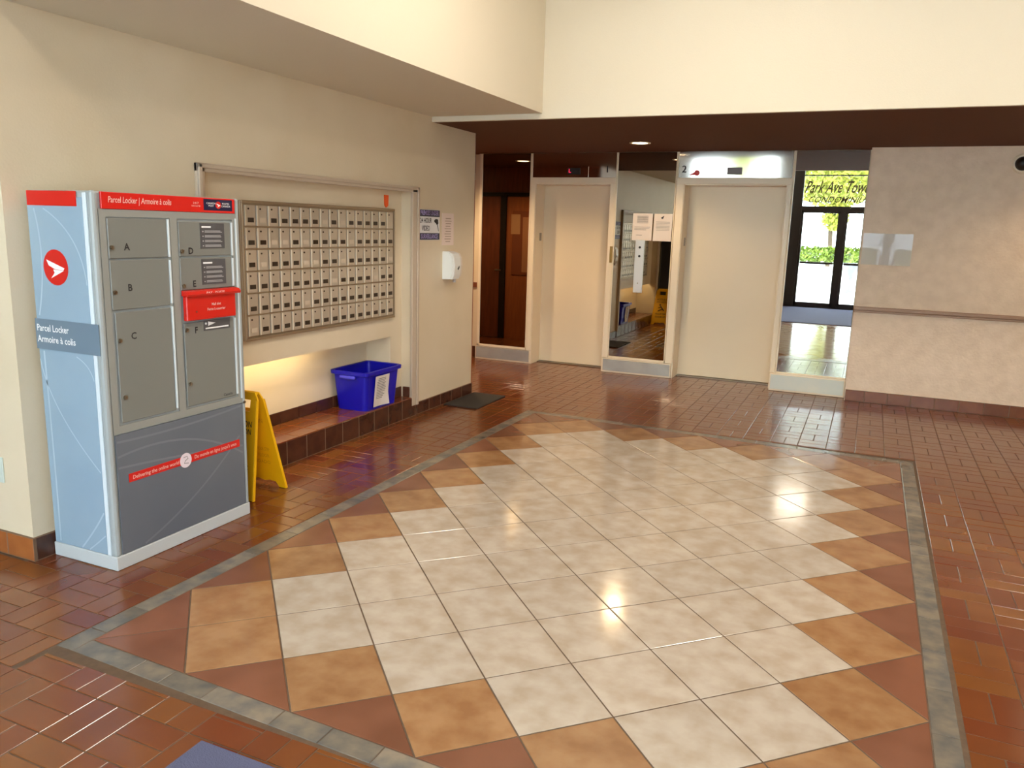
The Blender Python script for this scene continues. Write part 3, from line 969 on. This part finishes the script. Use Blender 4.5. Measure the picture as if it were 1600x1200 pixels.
# side panel (faces -y)
sp = obj('side_panel', MB().box(LX0 + .008, LX1 - .055, LY0 - .001, LY0 + .005, 0.069, LZ - .03, 0.001), M_sidew, pk)
obj('side_edge', MB().box(LX1 - .052, LX1 - .031, LY0 - .003, LY0 + .005, 0.069, LZ - .01, 0.002), M_wave, pk)
obj('red_label', MB().box(LX0 + .012, LX1 - .088, LY0 - .0025, LY0 - .001, 1.632, 1.695), M_red, sp)
def ribbon(pts, w, axis, pos, th, m, name, parent):
    """flat curved ribbon on a plane; pts = list of (a, z)"""
    mb = MB()
    for i in range(len(pts) - 1):
        (a0, z0), (a1, z1) = pts[i], pts[i + 1]
        l = math.hypot(a1 - a0, z1 - z0)
        nx, nz = -(z1 - z0) / l * w / 2, (a1 - a0) / l * w / 2
        q = [(a0 + nx, z0 + nz), (a1 + nx, z1 + nz), (a1 - nx, z1 - nz), (a0 - nx, z0 - nz)]
        if axis == 'y':
            mb.face([(a, pos, z) for a, z in q])
        else:
            mb.face([(pos, a, z) for a, z in q])
    return obj(name, mb, m, parent)
def bez(p0, p1, p2, n=14):
    return [((1 - t) ** 2 * p0[0] + 2 * t * (1 - t) * p1[0] + t * t * p2[0], (1 - t) ** 2 * p0[1] + 2 * t * (1 - t) * p1[1] + t * t * p2[1]) for t in [i / n for i in range(n + 1)]]
ys = LY0 - .0013
ribbon(bez((-3.40, 0.95), (-3.36, 0.72), (-3.06, 0.46)), 0.006, 'y', ys, 0, M_wave3, 'wave_line', sp)
ribbon(bez((-3.37, 0.99), (-3.36, 0.5), (-3.365, 0.08)), 0.010, 'y', ys, 0, M_wave3, 'wave_line', sp)
ribbon(bez((-3.22, 0.075), (-3.12, 0.18), (-3.06, 0.27)), 0.008, 'y', ys, 0, M_wave3, 'wave_line', sp)
ribbon(bez((-3.17, 0.075), (-3.12, 0.11), (-3.06, 0.16)), 0.006, 'y', ys, 0, M_wave3, 'wave_line', sp)
ribbon(bez((-3.36, 1.62), (-3.30, 1.4), (-3.38, 1.15)), 0.008, 'y', ys, 0, M_wave3, 'wave_line', sp)
ribbon(bez((-3.30, 1.62), (-3.08, 1.52), (-3.06, 1.30)), 0.006, 'y', ys, 0, M_wave3, 'wave_line', sp)
ribbon(bez((-3.16, 0.98), (-3.08, 0.95), (-3.06, 0.88)), 0.005, 'y', ys, 0, M_wave3, 'wave_line', sp)
bd = obj('side_band', MB().box(LX0 + .001, LX1 - .004, LY0 - .005, LY0 - .0032, 0.998, 1.135), M_band, pk)
lettering('Parcel Locker', bd, '-y', (-3.295, LY0 - .005, 1.094), 0.030, M_wtext, width=0.205, bold=0.012)
lettering('Armoire à colis', bd, '-y', (-3.275, LY0 - .005, 1.044), 0.030, M_wtext, width=0.245, bold=0.012)
# round red emblem with white wing
def emblem(parent, c, rx, face, nrm, mr, mw_, name='emblem'):
    X, Y, Z = [Vector(a) for a in ORI[face]]
    c = Vector(c)
    o = obj(name, MB().extr([c + X * (rx * math.cos(t)) + Y * (rx * math.sin(t)) for t in [2 * math.pi * i / 28 for i in range(28)]], Z, 0.001), mr, parent)
    w = MB()
    q = [(-.72, .42), (.72, -.02), (.62, -.14), (-.05, -.1), (-.55, .1)]
    q2 = [(-.2, -.12), (.66, -.16), (-.42, -.62), (-.1, -.3)]
    for pl_ in (q, q2):
        w.extr([c + X * (a * rx) + Y * (b * rx) + Z * 0.0012 for a, b in pl_], Z, 0.0006)
    obj('wing', w, mw_, o if parent.parent is None else parent)
    return o
emblem(sp, (-3.247, LY0 - .0015, 1.368), 0.078, '-y', None, M_red, M_wtext)

obj('far_side_shade', MB().box(LX0 + .01, LX1 - .03, LY1 - .004, LY1 + .001, 0.069, LZ - .02, 0.001), mat('side_shade_dark', (40, 40, 44), 0.35), pk)  # dark sheet standing in for the shade on the locker's far side
# front (faces +x)
XF = LX1
hd = obj('header_strip', MB().box(XF - .004, XF + .006, LY0 + .042, LY1 - .030, 1.625, 1.696, 0.002), M_red, pk)
lettering('Parcel Locker | Armoire à colis', hd, '+x', (XF + .006, 2.635, 1.664), 0.026, M_pink, width=0.34, shear=0.15, bold=0.008)
obj('logo_plate', MB().box(XF + .0062, XF + .0072, 3.005, 3.195, 1.636, 1.690), M_navy, hd)
lettering('CANADA\nPOST', hd, '+x', (XF + .0072, 3.052, 1.664), 0.0085, M_wtext, width=0.062, bold=0.006)
lettering('POSTES\nCANADA', hd, '+x', (XF + .0072, 3.150, 1.664), 0.0085, M_wtext, width=0.062, bold=0.006)
emblem(hd, (XF + .0074, 3.100, 1.663), 0.018, '+x', None, M_red, M_wtext)
lettering('24/7\nsecure', hd, '+x', (XF + .006, 2.955, 1.662), 0.009, M_pink, width=0.055)
# face frame
ff = MB()
ff.box(XF - .004, XF + .002, LY0 + .03, LY1 - .022, 1.593, 1.624)
ff.box(XF - .004, XF + .002, LY0 + .03, LY1 - .022, 0.636, 0.672)
ff.box(XF - .004, XF + .002, 2.796, 2.838, 0.672, 1.593)
ff.box(XF - .004, XF + .002, LY0 + .03, 2.452, 0.672, 1.593)
ff.box(XF - .004, XF + .002, 3.195, LY1 - .022, 0.672, 1.593)
obj('face_frame', ff, mat('locker_frame_enamel', (144, 144, 138), 0.35), pk)
M_edge = mat('pale_edge_enamel', (206, 212, 212), 0.25)
eg = MB()
eg.box(XF - .003, XF + .010, 2.776, 2.786, 0.690, 1.185, 0.002)
eg.box(XF - .003, XF + .010, 2.776, 2.786, 1.198, 1.402, 0.002)
eg.box(XF - .003, XF + .010, 2.776, 2.786, 1.414, 1.588, 0.002)
eg.box(XF - .003, XF + .010, 3.181, 3.191, 0.690, 1.095, 0.002)
eg.box(XF - .003, XF + .010, 3.181, 3.191, 1.26, 1.402, 0.002)
eg.box(XF - .003, XF + .010, 3.181, 3.191, 1.414, 1.58, 0.002)
eg.box(XF - .003, XF + .010, 3.212, 3.221, 0.66, 1.60, 0.002)
obj('hinge_edge', eg, M_edge, pk)
def ldoor(letter, y0, y1, z0, z1, ly, lz, ky, kz, extra=None):
    d = obj('locker_door', MB().box(XF - .003, XF + .004, y0, y1, z0, z1, 0.003), M_doorg, pk)
    lettering(letter, d, '+x', (XF + .004, ly, lz), 0.030, M_ink, bold=0.025, name='letter')
    for (a, b) in [(ky, kz)] + (extra or []):
        obj('lock', MB().cyl((XF + .004, a, b), (1, 0, 0), 0.010, 0.005, 14).cyl((XF + .009, a, b), (1, 0, 0), 0.006, 0.003, 10), M_metal, d)
    return d
ldoor('A', 2.456, 2.775, 1.414, 1.588, 2.548, 1.463, 2.470, 1.462)
ldoor('B', 2.456, 2.775, 1.190, 1.408, 2.552, 1.284, 2.472, 1.268)
ldoor('C', 2.466, 2.775, 0.682, 1.180, 2.556, 1.068, 2.482, 1.055, [(2.490, 0.797)])
dD = ldoor('D', 2.842, 3.180, 1.416, 1.580, 2.912, 1.440, 2.858, 1.440)
dE = ldoor('E', 2.842, 3.180, 1.255, 1.408, 2.925, 1.282, 2.858, 1.275)
dF = ldoor('F', 2.848, 3.180, 0.682, 1.096, 2.922, 1.055, 2.864, 1.062, [(2.868, 0.795)])
for dd, z0, z1 in ((dD, 1.452, 1.574), (dE, 1.276, 1.400)):
    npz = obj('notice_plate', MB().box(XF + .0045, XF + .006, 2.975, 3.135, z0, z1), M_dplate, dd)
    t = MB()
    t.box(XF + .0062, XF + .0068, 2.985, 3.045, z1 - .022, z1 - .014)
    obj('printed_heading', t, M_wtext, dd)
    t = MB()
    for q in range(4):
        zz = z1 - .040 - q * .023
        t.box(XF + .0062, XF + .0068, 2.988, 2.996, zz - .003, zz + .003)
        t.box(XF + .0062, XF + .0068, 3.004, 3.118 - .006 * (q % 2), zz - .005, zz - .001)
        t.box(XF + .0062, XF + .0068, 3.004, 3.108, zz + .001, zz + .005)
    obj('printed_lines', t, M_dtext, dd)
obj('notice_plate', MB().box(XF + .0045, XF + .006, 2.972, 3.150, 1.047, 1.098), M_dplate, dF)
t = MB().extr([(XF + .0062, 3.00, 1.092), (XF + .0062, 3.05, 1.082), (XF + .0062, 3.00, 1.070)], (1, 0, 0), .0006)
t.cyl((XF + .0062, 2.985, 1.083), (1, 0, 0), 0.006, .0006, 10)
t.box(XF + .0062, XF + .0068, 2.982, 3.138, 1.055, 1.062)
obj('printed_symbol', t, M_wtext, dF)
lettering('Canada', dF, '+x', (XF + .004, 3.118, 0.700), 0.014, M_ink, width=0.062, bold=0.004)
# red mail slot box
rb = obj('mail_slot', MB().box(XF + .004, XF + .030, 2.846, 3.172, 1.108, 1.228, 0.004), M_redb, pk)
obj('slot_flap', MB().extr([(XF + .004, 2.842, 1.228), (XF + .042, 2.842, 1.226), (XF + .046, 2.842, 1.236), (XF + .034, 2.842, 1.250), (XF + .004, 2.842, 1.254)], (0, 1, 0), 0.352), M_redb, rb)
lettering('PAY · POSTE', rb, '+x', (XF + .0445, 3.02, 1.2395), 0.010, M_pink, width=0.12, bold=0.01)
lettering('Mail slot\nFente à courrier', rb, '+x', (XF + .030, 3.035, 1.168), 0.013, M_pink, width=0.12, bold=0.012, space=1.3)
obj('rivet', MB().cyl((XF + .030, 2.905, 1.150), (1, 0, 0), 0.004, 0.003, 8), M_metal, rb)
obj('corner_knob', MB().cyl((XF + .004, 3.232, 0.636), (1, 0, 0), 0.007, 0.008, 10), M_metal, pk)
# lower panel
lp = obj('lower_panel', MB().box(XF - .002, XF + .0035, LY0 + .034, LY1 - .024, 0.070, 0.632, 0.001), M_front, pk)
xw = XF + .0037
ribbon(bez((2.43, .60), (2.80, .58), (3.21, .62)), 0.010, 'x', xw, 0, M_wave2, 'wave_line', lp)
ribbon(bez((2.43, .53), (2.85, .60), (3.21, .36)), 0.010, 'x', xw, 0, M_wave2, 'wave_line', lp)
ribbon(bez((2.55, .08), (2.90, .20), (3.19, .46)), 0.010, 'x', xw, 0, M_wave2, 'wave_line', lp)
ribbon(bez((2.43, .48), (2.75, .46), (3.21, .40)), 0.010, 'x', xw, 0, M_wave2, 'wave_line', lp)
obj('red_stripe', MB().box(xw + .0005, xw + .0015, 2.480, 3.187, 0.400, 0.4405), M_red, lp)
lettering('Delivering the online world', lp, '+x', (xw + .0015, 2.635, 0.419), 0.018, M_pink, width=0.27, shear=0.1, bold=0.008)
lettering("Du monde en ligne jusqu'à vous", lp, '+x', (xw + .0015, 3.015, 0.421), 0.018, M_pink, width=0.29, shear=0.1, bold=0.008)
obj('round_sticker', MB().cyl((xw + .0016, 2.814, 0.419), (1, 0, 0), 0.037, 0.001, 28), mat('lilac_sticker', (228, 214, 222), 0.4), lp)
t = MB()
t.tube([(xw + .0032, 2.800, 0.436), (xw + .0032, 2.822, 0.438), (xw + .0032, 2.828, 0.426), (xw + .0032, 2.810, 0.418), (xw + .0032, 2.803, 0.406), (xw + .0032, 2.830, 0.402)], 0.0016, 5)
obj('swirl_print', t, M_inkg, lp)

# ================================================================= WET FLOOR SIGN
ws = empty('wet_floor_sign', (-3.25, 3.53, 0), 'yellow folding wet floor sign standing behind the parcel locker', 'floor sign')
def board(sgn, yb, name):
    """A-board leaf: top edge at y=3.53 z=.60, feet at y=yb"""
    zt = 0.615; yt = 3.53 + sgn * 0.008
    def pt(x, s, off=0.0):      # s = 0 foot .. 1 top
        return (x, yb + (yt - yb) * s + off * sgn, 0.003 + (zt - 0.003) * s)
    xc = -3.255
    def hw(s): return 0.155 - 0.050 * s
    prof = []
    # outline with an arch notch between the feet and rounded top with a hand hole
    left = [(-hw(s), s) for s in (0, .25, .5, .75, .93)] + [(-hw(1) + .022, 1.0)]
    right = [(-a, s) for a, s in left[::-1]]
    notch = [(0.105, 0), (0.085, .055), (0.045, .065), (0, .05), (-0.045, .065), (-0.085, .055), (-0.105, 0)]
    out = left + right + notch
    hole = [(-.055, .83), (-.062, .87), (-.055, .915), (.055, .915), (.062, .87), (.055, .83)]
    bm = bmesh.new()
    # build as strips: lower plate up to hole, side posts, top bar
    def addpoly(pl_):
        for o_ in (0.0, 0.010):
            bm.faces.new([bm.verts.new(pt(xc + a, s, o_)) for a, s in pl_])
        k = len(pl_)
        for i in range(k):
            a, b = pl_[i], pl_[(i + 1) % k]
            bm.faces.new([bm.verts.new(p) for p in (pt(xc + a[0], a[1], 0), pt(xc + b[0], b[1], 0), pt(xc + b[0], b[1], .010), pt(xc + a[0], a[1], .010))])
    lower = [(-hw(0), 0), (-hw(.3), .3), (-hw(.82), .82), (hw(.82), .82), (hw(.3), .3), (hw(0), 0)] + notch
    addpoly(lower)
    addpoly([(-hw(.82), .82), (-hw(.93), .93), (-.058, .93), (-.058, .82)])
    addpoly([(hw(.82), .82), (.058, .82), (.058, .93), (hw(.93), .93)])
    addpoly([(-hw(.93), .93), (-hw(1) + .022, 1.0), (hw(1) - .022, 1.0), (hw(.93), .93)])
    bmesh.ops.remove_doubles(bm, verts=bm.verts, dist=0.0004)
    mb = MB(); mb.add_bm(bm)
    o = obj(name, mb, M_yellow, ws)
    # raised rim along both sides
    rim = MB()
    for sx in (-1, 1):
        a = [Vector(pt(xc + sx * (hw(s) - .004), s, .014)) for s in (0.0, .3, .6, .93)]
        rim.tube(a, 0.006, 6)
    obj('edge_rib', rim, M_yellow, o)
    ax_y = (Vector(pt(0, 1)) - Vector(pt(0, 0))).normalized()
    ax_x = Vector((1, 0, 0)) if sgn < 0 else Vector((-1, 0, 0))
    nz = ax_x.cross(ax_y)
    for txt, s, h, w in (('CAUTION', .70, .035, .17), ('ATENCION', .63, .032, .17), ('WET FLOOR', .30, .03, .18), ('PISO MOJADO', .22, .03, .18)):
        p = Vector(pt(xc, s, .010))
        lettering(txt, o, None, p, h, M_ink, width=w, bold=0.012, axes=(ax_x, ax_y, nz))
    if sgn > 0:
        amber = mat('embossed_amber_yellow', (206, 146, 6), 0.45)
        for txt, s, h, w in (('CAUTION', .70, .030, .15), ('WATCH YOUR STEP', .40, .022, .17), ('WET FLOOR', .33, .022, .15), ('CUIDADO', .26, .022, .15)):
            p = Vector(pt(xc, s, -.001))
            lettering(txt, o, None, p, h, amber, width=w, bold=0.012, axes=(-ax_x, ax_y, -nz))
    # stick figure: slipping person pictogram
    fg = MB()
    p = lambda a, s: tuple(Vector(pt(xc + a, s, .010)) + nz * .002)
    fg.tube([p(-.01, .52), p(.02, .46), p(.05, .40)], .008, 6)
    fg.tube([p(.0, .50), p(-.05, .47)], .005, 6)
    fg.tube([p(.03, .45), p(-.02, .41), p(-.05, .38)], .006, 6)
    fg.cyl(p(-.02, .555), tuple(nz), .014, .002, 12)
    obj('slipping_figure', fg, M_ink, o)
    return o
board(-1, 3.405, 'front_board')
board(1, 3.672, 'back_board')
obj('hinge', MB().box(-3.34, -3.17, 3.520, 3.540, 0.600, 0.619, 0.006), M_yellow, ws)

# ================================================================= BLUE RECYCLING BIN
BX0, BX1, BY0, BY1, BZ0, BZ1 = -3.735, -3.412, 4.985, 5.475, 0.166, 0.478
bn = empty('recycling_bin', ((BX0 + BX1) / 2, (BY0 + BY1) / 2, BZ0), 'blue plastic recycling bin on the tiled bench under the mailboxes', 'bin')
bm = bmesh.new()
tap = 0.028
def ring(x0, x1, y0, y1, z, rr=0.035, seg=4):
    out = []
    for cx, cy, a0 in ((x1 - rr, y1 - rr, 0), (x0 + rr, y1 - rr, 90), (x0 + rr, y0 + rr, 180), (x1 - rr, y0 + rr, 270)):
        for i in range(seg + 1):
            a = math.radians(a0 + 90 * i / seg)
            out.append(bm.verts.new((cx + rr * math.cos(a), cy + rr * math.sin(a), z)))
    return out
def band(r0, r1):
    for i in range(len(r0)):
        j = (i + 1) % len(r0)
        bm.faces.new((r0[i], r0[j], r1[j], r1[i]))
r0 = ring(BX0 + tap, BX1 - tap, BY0 + tap, BY1 - tap, BZ0)
r1 = ring(BX0 + .006, BX1 - .006, BY0 + .006, BY1 - .006, BZ1 - .03)
bm.faces.new(r0[::-1]); band(r0, r1)
r2 = ring(BX0 + .010, BX1 - .010, BY0 + .010, BY1 - .010, BZ1 - .03)
r3 = ring(BX0 + tap + .005, BX1 - tap - .005, BY0 + tap + .005, BY1 - tap - .005, BZ0 + .006)
band(r1, r2); band(r2, r3); bm.faces.new(r3)
mb = MB(); mb.add_bm(bm)
obj('body', mb, M_blue, bn, smooth=False)
bm = bmesh.new()
q0 = ring(BX0 + .004, BX1 - .004, BY0 + .004, BY1 - .004, BZ1 - .036)
q1 = ring(BX0 - .012, BX1 + .012, BY0 - .012, BY1 + .012, BZ1 - .030)
q2 = ring(BX0 - .014, BX1 + .014, BY0 - .014, BY1 + .014, BZ1 - .004)
q3 = ring(BX0 - .006, BX1 + .006, BY0 - .006, BY1 + .006, BZ1)
q4 = ring(BX0 + .009, BX1 - .009, BY0 + .009, BY1 - .009, BZ1 - .004)
q5 = ring(BX0 + .010, BX1 - .010, BY0 + .010, BY1 - .010, BZ1 - .036)
for a, b in ((q0, q1), (q1, q2), (q2, q3), (q3, q4), (q4, q5)): band(a, b)
mb = MB(); mb.add_bm(bm)
obj('rim', mb, M_blue, bn)
obj('handle', MB().box(BX0 + .09, BX1 - .09, BY0 - .024, BY0 - .006, BZ1 - .060, BZ1 - .034, 0.008), mat('bright_blue_plastic', (70, 70, 215), 0.3), bn)
obj('handle', MB().box(BX0 + .09, BX1 - .09, BY1 + .006, BY1 + .024, BZ1 - .060, BZ1 - .034, 0.008), M_blue, bn)
# paper taped on the long side, lower corner curling out
vs, fs = [], []
n = 8
for i in range(n + 1):
    for k in range(n + 1):
        u, v = i / n, k / n
        z = 0.185 + 0.245 * v
        xb = BX1 + .004 - tap * (1 - v) * .9
        cu = 0.022 * max(0, u - .5) * 2 * max(0, .4 - v) / .4
        vs.append((xb + .003 + cu, 5.105 + 0.195 * u, z))
for i in range(n):
    for k in range(n):
        a = i * (n + 1) + k
        fs.append((a, a + 1, a + n + 2, a + n + 1))
pp = obj('paper_notice', MB().solid(vs, fs), M_paperw, bn, smooth=True)
pp['label'] = 'white printed sheet curling off the bin side'
t = MB()
for q in range(13):
    v = .90 - q * .055
    a, b = (.2, .75) if q in (0, 1) else (.14, .14 + random.uniform(.45, .68))
    xx = BX1 + .004 - tap * (1 - v) * .9 + .0040
    z = 0.185 + 0.245 * v + .008 * (1 - v)
    t.box(xx, xx + .0006, 5.105 + .195 * a, 5.105 + .195 * b, z - .0025, z + .0025)
obj('printed_lines', t, M_inkg, pp)

# ================================================================= CORRIDOR DOORS (seen in the left mirror)
YD = 6.78
dr = empty('door_4', (-5.3, YD, 0), 'dark brown wooden corridor door reflected in the left mirror', 'door')
dr['kind'] = 'structure'
obj('door_panel', MB().box(-5.75, -4.885, YD + .003, YD + .035, 0.01, 2.02, 0.003), M_wood, dr)
obj('frame', MB().box(-4.885, -4.80, YD + .002, YD + .05, 0, 2.06).box(-5.84, -5.75, YD + .002, YD + .05, 0, 2.06).box(-5.84, XW - .02, YD + .002, YD + .045, 2.022, 2.075), M_bronze, dr)
hnd = MB().cyl((-4.93, YD + .035, 0.985), (0, 1, 0), 0.012, 0.05, 10)
hnd.box(-4.94, -4.84, YD + .078, YD + .095, 0.975, 0.997, 0.004)
obj('handle', hnd, M_metal, dr)
pnl = struct(obj('trim_8', MB().box(-4.798, XW - .002, YD + .002, YD + .022, 0.0, 2.02, 0.002), M_wood2), 'orange-brown wood wall panelling beside the corridor door', 'panelling')
struct(obj('trim_9', MB().box(-5.84, XW - .002, YD + .002, YD + .018, 2.077, ZS - .002), M_wood), 'dark wood panel above the corridor door', 'panelling')
bbd = empty('bulletin_board', (-4.45, YD + .03, 0.95), 'brown bulletin board with pale papers on the corridor panelling', 'notice board')
obj('board', MB().box(-4.70, -4.2, YD + .023, YD + .035, 0.93, 1.82, 0.003), mat('cork', (128, 66, 32), 0.7), bbd)
obj('paper', MB().box(-4.72, -4.58, YD + .036, YD + .038, 1.50, 1.775), mat('tan_paper', (186, 140, 100), 0.7), bbd)
obj('paper', MB().box(-4.54, -4.40, YD + .036, YD + .038, 0.97, 1.74), mat('tan_paper2', (176, 122, 84), 0.7), bbd)

# ================================================================= LAMPS
def downlight(x, y, z, label, energy, col=(1, 0.72, 0.42), r=0.075, group='recessed ceiling downlights'):
    root = empty('downlight', (x, y, z), label, 'ceiling light', group)
    rg = MB()
    n = 24
    vs = []
    for rad, zz in ((r + .028, z - .001), (r + .026, z - .008), (r, z - .006), (r, z - .001)):
        for k in range(n):
            a = 2 * math.pi * k / n
            vs.append((x + rad * math.cos(a), y + rad * math.sin(a), zz))
    fs = []
    for s in range(3):
        for k in range(n):
            fs.append((s * n + k, s * n + (k + 1) % n, (s + 1) * n + (k + 1) % n, (s + 1) * n + k))
    rg.solid(vs, fs)
    obj('trim_ring', rg, M_trimc, root, smooth=True)
    obj('lens', MB().cyl((x, y, z - .001), (0, 0, -1), r - .001, .004, 24), M_lamp, root)
    sp_ = light('lamp_bulb', 'SPOT', (x, y, z - .012), energy, col, spot_size=math.radians(150), spot_blend=0.6, shadow_soft_size=0.06)
    sp_.parent = root; sp_.location = (0, 0, -0.012)
    return root
downlight(-4.18, 7.70, ZS, 'recessed downlight reflected in the left mirror', 120)
downlight(-5.5, 7.70, ZS, 'added unseen downlight farthest left, brightening the corridor', 90)  # added out of view to brighten the corridor and warm wall strip
downlight(-2.15, 7.75, ZS, 'recessed downlight reflected in the middle mirror', 80)
downlight(1.9, 7.60, ZS, 'added unseen downlight at the far right of the brown soffit', 55)  # unseen lamp added to light the wallpapered wall
def panel(x, y, label, e):  # unseen panels added as warm fill light for the lobby
    root = empty('added_fill_light', (x, y, ZC), label, 'ceiling light', 'added square fill light panels')
    obj('frame', MB().box(x - .32, x + .32, y - .32, y + .32, ZC - .03, ZC - .002, 0.004), M_white, root)
    obj('diffuser', MB().box(x - .30, x + .30, y - .30, y + .30, ZC - .036, ZC - .030), M_lampw, root)
    a = light('fill_panel_glow', 'AREA', (x, y, ZC - .05), e * 0.85, (1, 0.90, 0.78), shape='SQUARE', size=0.58)
    a.parent = root; a.location = (0, 0, -0.05)
panel(-1.0, 3.9, 'added unseen fill light panel above the diamond mosaic', 70)
panel(1.8, 3.9, 'added unseen fill light panel right of the diamond mosaic', 60)
panel(-1.0, 0.6, 'added unseen fill light panel above the entrance mat', 45)

# ================================================================= OUTDOORS (seen through the entrance, by mirror)
struct(obj('pavement', MB().box(-16, 14, -26, Y0 - .13, -0.12, -0.02), M_pave), 'pale sunlit forecourt outside the entrance', 'pavement')
wl = tag(obj('garden_wall', MB().box(-9, 8, -14.6, -14.0, -0.02, 0.50, 0.02), mat('white_render', (236, 234, 228), 0.7)), 'low white garden wall across the forecourt under the hedge', 'wall')
def leafcloud(name, c, rad, n, size, m, parent=None, seed=1):
    rnd = random.Random(seed)
    mb = MB()
    for i in range(n):
        while True:
            p = Vector((rnd.uniform(-1, 1), rnd.uniform(-1, 1), rnd.uniform(-1, 1)))
            if p.length < 1 and p.length > rnd.random() * .75: break
        q = Vector(c) + Vector((p.x * rad[0], p.y * rad[1], p.z * rad[2]))
        a = Vector((rnd.uniform(-1, 1), rnd.uniform(-1, 1), rnd.uniform(-1, 1))).normalized()
        b = a.orthogonal().normalized()
        s = size * rnd.uniform(.6, 1.3)
        mb.face([q - a * s, q + b * s * .45, q + a * s, q - b * s * .45])
    o = obj(name, mb, m, parent)
    o['kind'] = 'stuff'
    return o
hg = leafcloud('hedge', (-0.5, -14.3, 0.92), (8.2, .35, .30), 9000, 0.09, M_leaf2, seed=3)
tag(hg, 'clipped green hedge on top of the white garden wall', 'hedge')
for k, (x, y, h, rr) in enumerate([(-5.2, -16.8, 4.1, 1.6), (-1.6, -16.8, 4.2, 1.75), (2.1, -16.8, 4.3, 1.7), (-8.8, -16.8, 4.4, 1.7)]):
    tr = empty('tree', (x, y, 0), ['sunlit green tree beyond the hedge, left of the entrance view', 'sunlit green tree beyond the hedge in the middle of the entrance view',
                                   'sunlit green tree beyond the hedge, right of the entrance view', 'sunlit green tree farthest left beyond the hedge'][k], 'tree', 'trees beyond the hedge')
    obj('trunk', MB().tube([(x, y, -.02), (x + .05, y, 1.2), (x - .04, y + .05, 2.4), (x + .02, y, h)], 0.09, 8), M_bark, tr)
    leafcloud('low_branch', (x + .15, y + .4, 2.35), (.5, .4, .55), 500, 0.12, M_leaf, tr, seed=30 + k)
    leafcloud('crown', (x, y, h), (rr, rr, 1.55), 5200, 0.13, M_leaf, tr, seed=10 + k)
ur = empty('garden_urn', (-0.50, -8.2, -.02), 'grey stone urn on a pedestal outside the right door leaf', 'urn')
obj('pedestal', MB().cyl((-.50, -8.2, -.018), (0, 0, 1), .14, .04, 16).cyl((-.50, -8.2, .022), (0, 0, 1), .09, .42, 16, .07), M_greyp, ur)
obj('bowl', MB().cyl((-.50, -8.2, .45), (0, 0, 1), .08, .34, 20, .24).cyl((-.50, -8.2, .79), (0, 0, 1), .27, .05, 20), M_greyp, ur)
